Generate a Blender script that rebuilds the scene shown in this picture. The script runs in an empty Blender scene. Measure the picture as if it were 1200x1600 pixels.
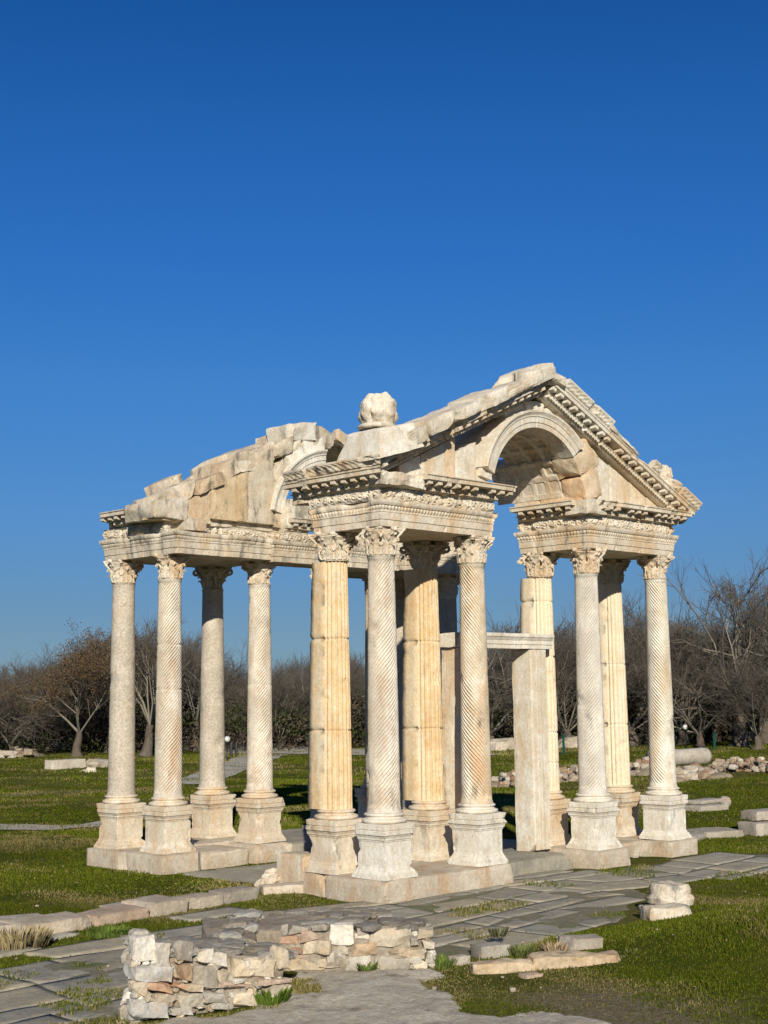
import bpy, math, random
import numpy as np
from mathutils import Vector, Matrix
sin, cos, pi = math.sin, math.cos, math.pi
R = math.radians
scene = bpy.context.scene
col = scene.collection

# ------------------------------------------------------------------ camera
F_PX = 2183.8            # focal length in pixels of the 1200x1600 photograph
CAM = np.array([-18.997, -18.847, 3.44])
YAW, PITCH, ROLL = R(45.37), R(7.307), R(-0.712)
fw = np.array([sin(YAW)*cos(PITCH), cos(YAW)*cos(PITCH), sin(PITCH)])
rt0 = np.array([cos(YAW), -sin(YAW), 0.0]); up0 = np.cross(rt0, fw)
rt = rt0*cos(ROLL)+up0*sin(ROLL); up = -rt0*sin(ROLL)+up0*cos(ROLL)
cd = bpy.data.cameras.new('camera'); cam = bpy.data.objects.new('camera', cd); col.objects.link(cam)
M = Matrix.Identity(4)
for i in range(3):
    M[i][0], M[i][1], M[i][2], M[i][3] = rt[i], up[i], -fw[i], CAM[i]
cam.matrix_world = M
cd.sensor_fit = 'VERTICAL'; cd.sensor_height = 36; cd.lens = 36*F_PX/1600
cd.clip_start = .1; cd.clip_end = 20000
scene.camera = cam

# ------------------------------------------------------------------ sky, sun, exposure
SUN_EL, SUN_HEAD = R(24), R(41)          # heading the light travels towards, from +Y to +X
w = bpy.data.worlds.new('World'); scene.world = w; w.use_nodes = True
nt = w.node_tree; nt.nodes.clear()
sky = nt.nodes.new('ShaderNodeTexSky'); sky.sky_type = 'NISHITA'; sky.sun_disc = False
sky.sun_elevation = SUN_EL; sky.sun_rotation = SUN_HEAD+pi
sky.altitude = 600; sky.air_density = 1.0; sky.dust_density = 0.2; sky.ozone_density = 3.0
bg = nt.nodes.new('ShaderNodeBackground'); bg.inputs['Strength'].default_value = .085
wo = nt.nodes.new('ShaderNodeOutputWorld')
# colour correction laid over the sky model: a tint by height over the horizon
tc = nt.nodes.new('ShaderNodeTexCoord'); sx = nt.nodes.new('ShaderNodeSeparateXYZ'); nt.links.new(tc.outputs['Generated'], sx.inputs[0])
mr = nt.nodes.new('ShaderNodeMapRange'); mr.inputs[1].default_value = 0; mr.inputs[2].default_value = .5; nt.links.new(sx.outputs['Z'], mr.inputs[0])
cr = nt.nodes.new('ShaderNodeValToRGB'); nt.links.new(mr.outputs[0], cr.inputs[0])
stops = [(.0, (.225, .345, .58)), (.0446, (.228, .342, .545)), (.0645, (.230, .352, .55)), (.1271, (.240, .437, .69)), (.217, (.214, .516, .843)), (.3037, (.157, .511, .944)), (.3853, (.13, .496, .951)), (.4582, (.089, .44, .896)), (.499, (.17, .45, .80))]
els = cr.color_ramp.elements
while len(els) < len(stops): els.new(.5)
for e_, (z_, c_) in zip(els, stops): e_.position = z_/.5; e_.color = (*c_, 1)
hs = nt.nodes.new('ShaderNodeMix'); hs.data_type = 'RGBA'; hs.blend_type = 'MULTIPLY'; hs.inputs[0].default_value = 1
nt.links.new(sky.outputs[0], hs.inputs[6]); nt.links.new(cr.outputs[0], hs.inputs[7]); nt.links.new(hs.outputs[2], bg.inputs[0]); nt.links.new(bg.outputs[0], wo.inputs[0])
sl = bpy.data.lights.new('sun', 'SUN'); sl.energy = 5.0; sl.angle = R(.5); sl.color = (1, .925, .77)
so = bpy.data.objects.new('sun', sl); col.objects.link(so)
sd = Vector((sin(SUN_HEAD)*cos(SUN_EL), cos(SUN_HEAD)*cos(SUN_EL), -sin(SUN_EL)))
so.rotation_euler = sd.to_track_quat('-Z', 'Y').to_euler(); so.location = (-20, -20, 20)
scene.view_settings.view_transform = 'Standard'; scene.view_settings.look = 'None'
scene.view_settings.exposure = 0.2; scene.view_settings.gamma = 1

# ------------------------------------------------------------------ helpers
def ray(x, y):
    v = fw*F_PX+rt*(x-600)-up*(y-800); return v/np.linalg.norm(v)
def at(x, y, z=-.4):
    """where the line of sight through a photo pixel meets a level plane"""
    v = ray(x, y); return CAM+v*(z-CAM[2])/v[2]
def at_dist(x, d, z=-.4):
    v = ray(x, 1072); h = math.hypot(v[0], v[1])
    return np.array([CAM[0]+v[0]/h*d, CAM[1]+v[1]/h*d, z])

def _h(ix, iy, iz, seed):
    n = (ix.astype(np.int64)*73856093) ^ (iy.astype(np.int64)*19349663) ^ (iz.astype(np.int64)*83492791) ^ (seed*2654435761 & 0xffffffff)
    n = (n ^ (n >> 13))*1274126177 & 0x7fffffff
    n = (n ^ (n >> 16))*668265263 & 0x7fffffff
    return ((n ^ (n >> 11)) & 0xfffff)/float(0xfffff)
def vnoise(P, seed=0):
    P = np.asarray(P, float); i = np.floor(P); f = P-i; i = i.astype(np.int64); f = f*f*(3-2*f)
    x, y, z = i[..., 0], i[..., 1], i[..., 2]; r = 0
    for dx in (0, 1):
        wx = f[..., 0] if dx else 1-f[..., 0]
        for dy in (0, 1):
            wy = f[..., 1] if dy else 1-f[..., 1]
            for dz in (0, 1):
                wz = f[..., 2] if dz else 1-f[..., 2]
                r = r+wx*wy*wz*_h(x+dx, y+dy, z+dz, seed)
    return r
def fbm(P, seed=0, o=3):
    r = 0; a = .5; t = 0; P = np.asarray(P, float)
    for k in range(o):
        r = r+a*vnoise(P*(2**k)+k*17.3, seed+k); t += a; a *= .5
    return r/t
def smooth(a, b, x):
    t = np.clip((x-a)/(b-a), 0, 1); return t*t*(3-2*t)

class MB:
    """collects geometry; build() links it as one mesh object"""
    def __init__(s): s.V = []; s.F = []; s.C = []; s.n = 0
    def add(s, V, F, c=(1, 1, 1)):
        V = np.asarray(V, float).reshape(-1, 3); s.V.append(V)
        cc = np.empty((len(V), 3)); cc[:] = c; s.C.append(cc)
        n = s.n; s.F.extend([tuple(i+n for i in f) for f in F]); s.n += len(V); return s
    def grid(s, P, cu=False, cv=False, c=(1, 1, 1)):
        n, m = P.shape[:2]; F = []
        for i in range(n if cu else n-1):
            a = i*m; b = ((i+1) % n)*m
            for j in range(m if cv else m-1):
                k = (j+1) % m; F.append((a+j, b+j, b+k, a+k))
        return s.add(P.reshape(-1, 3), F, c if np.ndim(c) == 1 else np.asarray(c).reshape(-1, 3))
    def box(s, a, b, c=(1, 1, 1)):
        (x0, y0, z0), (x1, y1, z1) = a, b
        return s.hexa([(x0,y0,z0),(x1,y0,z0),(x1,y1,z0),(x0,y1,z0),(x0,y0,z1),(x1,y0,z1),(x1,y1,z1),(x0,y1,z1)], c)
    def hexa(s, c8, c=(1, 1, 1)):
        return s.add(c8, [(0,3,2,1),(4,5,6,7),(0,1,5,4),(1,2,6,5),(2,3,7,6),(3,0,4,7)], c)
    def merge(s, o, fn=None):
        for V, C in zip(o.V, o.C):
            s.V.append(fn(V) if fn else V); s.C.append(C)
        n = s.n; s.F.extend([tuple(i+n for i in f) for f in o.F]); s.n += o.n; return s
    def verts(s): return np.concatenate(s.V)
    def wear(s, amp, freq, seed=0, o=3):
        for k, V in enumerate(s.V):
            d = np.stack([fbm(V*freq+31*j, seed+7*j, o)-.5 for j in range(3)], -1); s.V[k] = V+d*2*amp
        return s
    def build(s, name, mat, parent=None, smooth_=False):
        V = s.verts(); me = bpy.data.meshes.new(name)
        me.from_pydata(V.tolist(), [], s.F)
        ca = me.color_attributes.new('tint', 'FLOAT_COLOR', 'POINT')
        c4 = np.ones((len(V), 4)); c4[:, :3] = np.concatenate(s.C); ca.data.foreach_set('color', c4.ravel())
        if smooth_: me.polygons.foreach_set('use_smooth', np.ones(len(me.polygons), bool))
        me.materials.append(mat); me.update()
        ob = bpy.data.objects.new(name, me); col.objects.link(ob)
        if parent: ob.parent = parent
        return ob
    def tagbuild(s, name, mat, label, cat, group=None, smooth_=False):
        """build with the origin at the base of the thing"""
        V = s.verts(); o = np.array([(V[:, 0].min()+V[:, 0].max())/2, (V[:, 1].min()+V[:, 1].max())/2, V[:, 2].min()])
        s.V = [v-o for v in s.V]; ob = s.build(name, mat, None, smooth_); ob.location = o
        return tag(ob, label, cat, group)
def tag(o, label=None, cat=None, group=None, kind=None):
    if label: o['label'] = label
    if cat: o['category'] = cat
    if group: o['group'] = group
    if kind: o['kind'] = kind
    return o
def empty(name, loc=(0, 0, 0), parent=None):
    o = bpy.data.objects.new(name, None); col.objects.link(o); o.location = loc; o.empty_display_size = .3
    if parent: o.parent = parent
    return o

def stone(mb, c8, res=.08, amp=.012, chip=.05, seed=0, c=(1, 1, 1), bites=0, freq=3.0, cvar=.0):
    """a worn block spanned by eight corners, its edges rounded and chipped"""
    c8 = np.asarray(c8, float)
    L = [np.linalg.norm(c8[1]-c8[0])+np.linalg.norm(c8[6]-c8[7]), np.linalg.norm(c8[3]-c8[0])+np.linalg.norm(c8[6]-c8[5]), np.linalg.norm(c8[4]-c8[0])+np.linalg.norm(c8[6]-c8[2])]
    L = [max(.02, l/2) for l in L]; N = [max(2, min(60, int(round(l/res)))) for l in L]
    idx = {}; T = []
    def vid(i, j, k):
        q = (i, j, k)
        if q not in idx: idx[q] = len(T); T.append(q)
        return idx[q]
    F = []
    nx, ny, nz = N
    for k in (0, nz):
        for i in range(nx):
            for j in range(ny):
                f = (vid(i,j,k), vid(i+1,j,k), vid(i+1,j+1,k), vid(i,j+1,k)); F.append(f if k else f[::-1])
    for j in (0, ny):
        for i in range(nx):
            for k in range(nz):
                f = (vid(i,j,k), vid(i+1,j,k), vid(i+1,j,k+1), vid(i,j,k+1)); F.append(f[::-1] if j else f)
    for i in (0, nx):
        for j in range(ny):
            for k in range(nz):
                f = (vid(i,j,k), vid(i,j+1,k), vid(i,j+1,k+1), vid(i,j,k+1)); F.append(f if i else f[::-1])
    T = np.array(T, float)/np.array(N); a, b, g = T[:, 0:1], T[:, 1:2], T[:, 2:3]
    P = ((c8[0]*(1-a)+c8[1]*a)*(1-b)+(c8[3]*(1-a)+c8[2]*a)*b)*(1-g)+((c8[4]*(1-a)+c8[5]*a)*(1-b)+(c8[7]*(1-a)+c8[6]*a)*b)*g
    dist = np.minimum(T, 1-T)*np.array(L); ds = np.sort(dist, 1); d2 = ds[:, 1]
    ax = [c8[1]-c8[0]+c8[6]-c8[7], c8[3]-c8[0]+c8[6]-c8[5], c8[4]-c8[0]+c8[6]-c8[2]]; ax = [v/(np.linalg.norm(v)+1e-9) for v in ax]
    n = np.zeros_like(P)
    for q in range(3):
        wgt = np.exp(-dist[:, q]/(chip*.8+1e-4))
        n += ax[q]*(wgt*np.sign(T[:, q]-.5))[:, None]
    n /= np.linalg.norm(n, axis=1, keepdims=True)+1e-9
    e = np.exp(-d2/(chip+1e-4))
    d = amp*2*(fbm(P*freq, seed, 4)-.5)-chip*e*(.15+1.6*np.maximum(0, fbm(P*2.3+5, seed+9, 3)-.36))
    P = P+n*d[:, None]
    rng = random.Random(seed*13+5); cen = c8.mean(0)
    for _ in range(bites):              # flat fractures across edges and corners
        q = [rng.random() for _ in range(3)]; m = rng.sample(range(3), rng.choice((2, 2, 3)))
        for mm in m: q[mm] = rng.choice((0, 1))
        s_ = sum(((c8[[0,1,3,2,4,5,7,6][i+2*j+4*k]])*((q[0] if i else 1-q[0])*(q[1] if j else 1-q[1])*(q[2] if k else 1-q[2]))) for i in (0,1) for j in (0,1) for k in (0,1))
        nn = sum(ax[mm]*(1 if q[mm] else -1)*rng.uniform(.4, 1.2) for mm in m)+np.array([rng.gauss(0, .25) for _ in range(3)]); nn = nn/np.linalg.norm(nn)
        dep = rng.uniform(.04, .14)*min(1.2, sum(sorted(L)[:2])/2+.15); dd = (P-s_) @ nn+dep+.25*dep*(fbm(P*6, seed+_, 3)-.5)
        loc = np.exp(-(np.linalg.norm(P-s_, axis=1)/(dep*6))**4)
        P -= nn*(np.maximum(0, dd)*loc)[:, None]
    cc = np.empty((len(P), 3)); cc[:] = c
    if cvar: cc *= (1+cvar*2*(fbm(P*4, seed+3)-.5))[:, None]
    mb.add(P, F, cc); return mb
def blk(mb, x0, x1, y0, y1, z0, z1, **k):
    return stone(mb, [(x0,y0,z0),(x1,y0,z0),(x1,y1,z0),(x0,y1,z0),(x0,y0,z1),(x1,y0,z1),(x1,y1,z1),(x0,y1,z1)], **k)
def prism(mb, x0, x1, y0, y1, zb0, zb1, zt0, zt1, **k):
    """block whose bottom and top slope along x"""
    return stone(mb, [(x0,y0,zb0),(x1,y0,zb1),(x1,y1,zb1),(x0,y1,zb0),(x0,y0,zt0),(x1,y0,zt1),(x1,y1,zt1),(x0,y1,zt0)], **k)
def boulder(mb, cx, cy, cz, rx, ry, rz, seed=0, c=(1, 1, 1), n=10, lump=.45, rot=0.0):
    th = np.linspace(0, 2*pi, 2*n, endpoint=False); ph = np.linspace(-pi/2, pi/2, n+1)
    X = np.cos(ph)[None]*np.cos(th)[:, None]; Y = np.cos(ph)[None]*np.sin(th)[:, None]; Z = np.sin(ph)[None]+0*th[:, None]
    P = np.stack([X, Y, Z], -1); P = np.sign(P)*np.abs(P)**.72
    P = P*(1+lump*2*(fbm(P*1.4+seed*3.7, seed, 3)-.5))[..., None]
    P = P*np.array([rx, ry, rz]); cr, sr = cos(rot), sin(rot)
    P = np.stack([P[..., 0]*cr-P[..., 1]*sr, P[..., 0]*sr+P[..., 1]*cr, P[..., 2]], -1)+np.array([cx, cy, cz])
    return mb.grid(P, cu=True, c=c)
def tube(mb, pts, rad, sides=5, c=(1, 1, 1)):
    pts = np.asarray(pts, float); n = len(pts); d = np.gradient(pts, axis=0); d /= np.linalg.norm(d, axis=1, keepdims=True)+1e-9
    ref = np.array([0, 0, 1.]) if abs(d[0, 2]) < .9 else np.array([1., 0, 0])
    a = np.cross(d, ref); a /= np.linalg.norm(a, axis=1, keepdims=True)+1e-9; b = np.cross(d, a)
    t = np.arange(sides)*2*pi/sides; rad = np.asarray(rad, float).reshape(-1, 1, 1)*np.ones((n, 1, 1))
    P = pts[:, None]+rad*(a[:, None]*np.cos(t)[None, :, None]+b[:, None]*np.sin(t)[None, :, None])
    return mb.grid(P, cv=True, c=c)
def lathe(mb, prof, cx=0, cy=0, n=32, c=(1, 1, 1)):
    p = np.asarray(prof, float); t = np.arange(n)*2*pi/n
    P = np.stack([cx+p[:, None, 0]*np.cos(t), cy+p[:, None, 0]*np.sin(t), p[:, None, 1]+0*t], -1)
    return mb.grid(P, cv=True, c=c)
def ring(mb, x0, x1, y0, y1, prof, seg=.1, mod=None, c=(1, 1, 1)):
    """a moulding carried round a rectangle with mitred corners; prof is (out, z)"""
    pr = np.asarray(prof, float); rows = []; S = 0; ss = []
    cs = [(x0, y0, -1, -1), (x1, y0, 1, -1), (x1, y1, 1, 1), (x0, y1, -1, 1)]
    for k in range(4):
        A, B = cs[k], cs[(k+1) % 4]; L = math.hypot(B[0]-A[0], B[1]-A[1]); n = max(2, int(L/seg))
        for i in range(n):
            t = i/n
            Ax, Ay = A[0]+pr[:, 0]*A[2], A[1]+pr[:, 0]*A[3]; Bx, By = B[0]+pr[:, 0]*B[2], B[1]+pr[:, 0]*B[3]
            nrm = [(0, -1), (1, 0), (0, 1), (-1, 0)][k]; off = mod(S+t*L, pr) if mod else 0
            rows.append(np.stack([Ax+t*(Bx-Ax)+nrm[0]*off, Ay+t*(By-Ay)+nrm[1]*off, pr[:, 1]], -1))
        S += L
    P = np.array(rows); mb.grid(P, cu=True, c=c); return mb

# ------------------------------------------------------------------ materials
def newmat(name):
    m = bpy.data.materials.new(name); m.use_nodes = True; t = m.node_tree; t.nodes.clear()
    o = t.nodes.new('ShaderNodeOutputMaterial'); b = t.nodes.new('ShaderNodeBsdfPrincipled'); t.links.new(b.outputs[0], o.inputs[0])
    return m, t, b
def nd(t, typ, **k):
    n = t.nodes.new(typ)
    for a, v in k.items():
        if a.startswith('i_'): n.inputs[a[2:].replace('_', ' ')].default_value = v
        else: setattr(n, a, v)
    return n
def noise(t, vec, scale, detail=5, rough=.6, sc=None):
    if sc:
        mp = nd(t, 'ShaderNodeMapping'); mp.inputs['Scale'].default_value = sc; t.links.new(vec, mp.inputs['Vector']); vec = mp.outputs[0]
    n = nd(t, 'ShaderNodeTexNoise'); n.inputs['Scale'].default_value = scale; n.inputs['Detail'].default_value = detail; n.inputs['Roughness'].default_value = rough
    t.links.new(vec, n.inputs['Vector']); return n.outputs['Fac']
def ramp(t, fac, a, b, lo=0, hi=1):
    n = nd(t, 'ShaderNodeMapRange', interpolation_type='SMOOTHSTEP'); n.inputs[1].default_value = a; n.inputs[2].default_value = b
    n.inputs[3].default_value = lo; n.inputs[4].default_value = hi; t.links.new(fac, n.inputs[0]); return n.outputs[0]
def mix(t, fac, a, b, mode='MIX'):
    n = nd(t, 'ShaderNodeMix', data_type='RGBA', blend_type=mode)
    for s, v in ((n.inputs[0], fac), (n.inputs[6], a), (n.inputs[7], b)):
        if isinstance(v, (int, float)): s.default_value = v
        elif isinstance(v, tuple): s.default_value = (*v, 1)
        else: t.links.new(v, s)
    return n.outputs[2]
def stonemat(name, base, dark, stain, st=(.50, .68), grime=(.16, .145, .125), gr=(.55, .70), gamt=.8, bump=.75, rough=.85, off=0, streak=True, fine=.45):
    m, t, b = newmat(name)
    g = nd(t, 'ShaderNodeNewGeometry'); ad = nd(t, 'ShaderNodeVectorMath', operation='ADD'); ad.inputs[1].default_value = (off*7.1, off*3.3, off*5.7)
    t.links.new(g.outputs['Position'], ad.inputs[0]); v = ad.outputs[0]
    c = mix(t, ramp(t, noise(t, v, 1.3, 6), .35, .65), base, dark)
    c = mix(t, ramp(t, noise(t, v, 1.1, 6, .65, (1.6, 1.6, .45) if streak else None), *st), c, stain)
    c = mix(t, ramp(t, noise(t, v, 2.2, 8, .7, (1.5, 1.5, .6) if streak else None), gr[0], gr[1], 0, gamt), c, grime)
    c = mix(t, ramp(t, noise(t, v, 5.5, 7, .72, (1.3, 1.3, .8)), .46, .64, 0, .7), c, mix(t, .8, c, stain))
    c = mix(t, ramp(t, noise(t, v, 9, 6, .7), .3, .7, 0, .35), c, mix(t, .5, c, base, 'MULTIPLY'))
    c = mix(t, ramp(t, noise(t, v, 3.1, 7, .75, (2.2, 2.2, .5) if streak else None), .56, .70, 0, .35), c, mix(t, .55, base, (.78, .77, .74)))
    c = mix(t, 1.0, c, ramp(t, noise(t, v, 22, 5, .7), .25, .75, 1-fine*.4, 1+fine*.25), 'MULTIPLY')
    at_ = nd(t, 'ShaderNodeAttribute', attribute_name='tint'); c = mix(t, 1.0, c, at_.outputs['Color'], 'MULTIPLY')
    t.links.new(c, b.inputs['Base Color']); b.inputs['Roughness'].default_value = rough; b.inputs['Specular IOR Level'].default_value = .25
    mx = nd(t, 'ShaderNodeMath', operation='MULTIPLY_ADD'); mx.inputs[1].default_value = .28
    t.links.new(noise(t, v, 45, 4, .7), mx.inputs[0]); t.links.new(noise(t, v, 9, 6, .65), mx.inputs[2])
    bp = nd(t, 'ShaderNodeBump'); bp.inputs['Strength'].default_value = bump; bp.inputs['Distance'].default_value = .018
    t.links.new(mx.outputs[0], bp.inputs['Height']); t.links.new(bp.outputs[0], b.inputs['Normal'])
    return m
CREAM = (.68, .62, .515); WHITE = (.73, .695, .62); TAN = (.56, .44, .30); RUST = (.50, .30, .15)
M_cream = stonemat('cream_marble', CREAM, (.56, .48, .37), (.56, .41, .26), (.48, .66), off=1)
M_white = stonemat('white_marble', WHITE, (.62, .575, .49), (.56, .46, .33), (.53, .72), off=2, gamt=.6)
M_shaft = stonemat('veined_shaft_marble', (.67, .62, .535), (.53, .48, .405), (.50, .38, .27), (.52, .70), off=3, gamt=.6, streak=True)
M_grey = stonemat('grey_shaft_marble', (.62, .585, .52), (.50, .47, .42), (.52, .45, .37), (.52, .72), off=4, gamt=.6)
M_gold = stonemat('ochre_pier_marble', (.67, .515, .31), (.58, .405, .22), (.66, .58, .44), (.5, .68), off=5, gamt=.3)
M_pale = stonemat('pale_pier_marble', (.70, .61, .455), (.62, .50, .34), (.66, .60, .50), (.5, .7), off=6, gamt=.3)
M_plain = stonemat('speckled_granite', (.56, .50, .42), (.44, .39, .32), (.50, .41, .30), (.5, .75), off=7, gamt=.25, streak=False, fine=.9)
M_rough = stonemat('broken_marble', (.70, .65, .56), (.58, .52, .42), (.52, .39, .25), (.5, .7), (.2, .19, .175), (.52, .68), off=8, gamt=.6, bump=.9)
M_slab = stonemat('veined_slab_marble', (.71, .68, .61), (.58, .51, .40), (.57, .43, .28), (.5, .68), off=9, gamt=.35)
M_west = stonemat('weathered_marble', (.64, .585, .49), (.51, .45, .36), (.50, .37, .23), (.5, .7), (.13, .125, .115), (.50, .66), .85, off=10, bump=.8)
M_plinth = stonemat('plinth_marble', (.56, .50, .41), (.45, .39, .31), (.45, .32, .20), (.48, .68), (.13, .12, .115), (.56, .74), .6, off=11, bump=.8)
M_floor = stonemat('grey_paving_stone', (.335, .31, .25), (.235, .222, .185), (.40, .345, .25), (.55, .75), (.13, .125, .115), (.58, .78), .5, off=12, bump=.9, streak=False)
M_kerb = stonemat('kerb_stone', (.46, .42, .36), (.35, .315, .265), (.34, .26, .18), (.55, .75), (.13, .125, .115), (.55, .72), .6, off=13, bump=.9, streak=False)
M_rubble = stonemat('rubble_stone', (1, 1, 1), (.82, .80, .77), (.95, .82, .66), (.55, .75), (.42, .40, .37), (.57, .73), .6, off=14, bump=1.0, streak=False, fine=.6)
M_mortar = stonemat('lime_mortar', (.36, .31, .245), (.26, .22, .17), (.24, .19, .13), (.5, .7), (.10, .095, .09), (.55, .7), .6, off=15, bump=1.0, streak=False, fine=.8)
M_dirt = stonemat('worn_lime_floor', (.54, .49, .40), (.43, .385, .305), (.36, .29, .20), (.56, .7), (.15, .135, .115), (.54, .68), .7, off=16, bump=1.6, streak=False, fine=.7)
M_path = stonemat('gravel', (.50, .46, .40), (.42, .385, .33), (.32, .26, .19), (.55, .75), (.2, .18, .15), (.6, .75), .4, off=17, bump=.6, streak=False)

# ------------------------------------------------------------------ terrain
def terrain_h(x, y):
    x = np.asarray(x, float); y = np.asarray(y, float)
    d = np.hypot(x-CAM[0], y-CAM[1]); P = np.stack([x, y, 0*x], -1)
    h = -.41+.05*(fbm(P*.8, 3)-.5)+.5*smooth(45, 110, d)*(fbm(P*.07, 9)-.5)
    h = h+.34*np.exp(-(((x-1.6)/2.6)**2+((y+7.4)/1.55)**2))+.10*smooth(-5.4, -7.5, y)*smooth(-5, -1, x)
    h = h-.03*smooth(-.2, .2, y)*smooth(1.6, 1.2, y)
    return h
def terrain():
    g = np.concatenate([-np.geomspace(4000, 26, 40), np.linspace(-24, 24, 210), np.geomspace(26, 4000, 40)])
    X, Y = np.meshgrid(g-2, g-2, indexing='ij')
    P = np.stack([X, Y, terrain_h(X, Y)], -1)
    mb = MB(); mb.grid(P); return mb
def grassmat():
    m, t, b = newmat('meadow_turf'); g = nd(t, 'ShaderNodeNewGeometry'); v = g.outputs['Position']
    n1 = noise(t, v, .35, 6, .6); n2 = noise(t, v, 1.6, 6, .7); n3 = noise(t, v, 14, 5, .75)
    c = mix(t, ramp(t, n2, .35, .65), (.050, .064, .007), (.088, .093, .011))
    c = mix(t, ramp(t, n1, .52, .68, 0, .75), c, (.17, .135, .062))
    c = mix(t, ramp(t, noise(t, v, .12, 5, .65), .46, .6, 0, .75), c, (.15, .125, .05))
    c = mix(t, ramp(t, noise(t, v, .6, 7, .75), .55, .7, 0, .7), c, (.030, .050, .004))
    c = mix(t, ramp(t, n3, .5, .8, 0, .6), c, (.15, .115, .06))
    c = mix(t, ramp(t, noise(t, v, 5, 5, .7), .35, .65, 0, .5), c, (.032, .05, .005))
    dv = nd(t, 'ShaderNodeVectorMath', operation='DISTANCE'); dv.inputs[1].default_value = (-4.9, -8.6, -.4); t.links.new(v, dv.inputs[0])
    dm = nd(t, 'ShaderNodeMath', operation='MULTIPLY_ADD'); dm.inputs[1].default_value = 3.0; t.links.new(noise(t, v, 1.7, 6, .7), dm.inputs[0]); t.links.new(dv.outputs['Value'], dm.inputs[2])
    c = mix(t, ramp(t, dm.outputs[0], 3.6, 2.4, 0, .9), c, mix(t, ramp(t, n3, .35, .7), (.13, .10, .06), (.24, .20, .14)))
    at_ = nd(t, 'ShaderNodeAttribute', attribute_name='tint'); c = mix(t, 1.0, c, at_.outputs['Color'], 'MULTIPLY')
    t.links.new(c, b.inputs['Base Color']); b.inputs['Roughness'].default_value = 1; b.inputs['Specular IOR Level'].default_value = .02
    bp = nd(t, 'ShaderNodeBump'); bp.inputs['Strength'].default_value = .8; bp.inputs['Distance'].default_value = .05
    t.links.new(n3, bp.inputs['Height']); t.links.new(bp.outputs[0], b.inputs['Normal']); return m
M_turf = grassmat()
tag(terrain().build('ground', M_turf, None, True), kind='structure')

def hillmat():
    m, t, b = newmat('hazed_scrub'); g = nd(t, 'ShaderNodeNewGeometry')
    c = mix(t, ramp(t, noise(t, g.outputs['Position'], .01, 5), .4, .6), (.10, .12, .12), (.16, .16, .15))  # blue grey of distant haze is put into the scrub colour
    t.links.new(c, b.inputs['Base Color']); b.inputs['Roughness'].default_value = 1; return m
mb = MB(); a = np.radians(np.linspace(10, 90, 90)); rr = np.linspace(3600, 5600, 8)
A, RR = np.meshgrid(a, rr, indexing='ij')
hx, hy = CAM[0]+np.sin(A)*RR, CAM[1]+np.cos(A)*RR
hz = -5+smooth(3600, 4600, RR)*(14+55*fbm(np.stack([A*6, 0*A, 0*A], -1), 4, 4)-20*smooth(R(38), R(60), A))
mb.grid(np.stack([hx, hy, hz], -1)); tag(mb.build('hills', hillmat(), None, True), kind='structure')

def inpoly(P, poly):
    x, y = P[:, 0], P[:, 1]; r = np.zeros(len(P), bool); n = len(poly)
    for i in range(n):
        x0, y0 = poly[i]; x1, y1 = poly[(i+1) % n]
        if y0 == y1: continue
        c = ((y0 > y) != (y1 > y)) & (x < (x1-x0)*(y-y0)/(y1-y0)+x0); r ^= c
    return r
ROAD = [(-14,-7),(-14,-1.0),(-8.4,-.75),(-6.4,-.3),(-5.2,.1),(-3,.25),(-.75,.35),(-.75,-.3),(3.3,-.3),(3.3,.3),(5.7,.3),(5.7,-.5),(9.4,-.7),(11,-1.6),(22,-5.6),(22,-8.0),(8.5,-4.3),(7.3,-3.76),(5.9,-3.05),(4.4,-3.0),(2.9,-3.9),(1.7,-4.5),(.7,-5.2),(-.3,-4.9),(-1.05,-4.83),(-2.4,-5.0),(-3.4,-5.1),(-4.2,-4.8),(-5.2,-3.5),(-6.8,-3.6),(-8.9,-4.6),(-9.6,-7)]
PATCHY = [(-14,-1.0),(-8.4,-.75),(-6.4,-.3),(-5.2,.1),(-3,.25),(-.75,.35),(-.2,1.9),(-3,1.45),(-7,1.25),(-14,1.1)]
DIRT = [(-9.2,-4.7),(-6.9,-4.95),(-5.6,-3.7),(-4.4,-5.25),(-4.75,-6.0),(-5.3,-6.7),(-5.6,-7.3),(-5.1,-8.1),(-5.0,-9.2),(-6,-11),(-10,-11),(-11,-6)]
COURT = [(-.6,1.9),(3.2,1.9),(9.6,1.9),(9.6,6.1),(-.6,6.1)]

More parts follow.
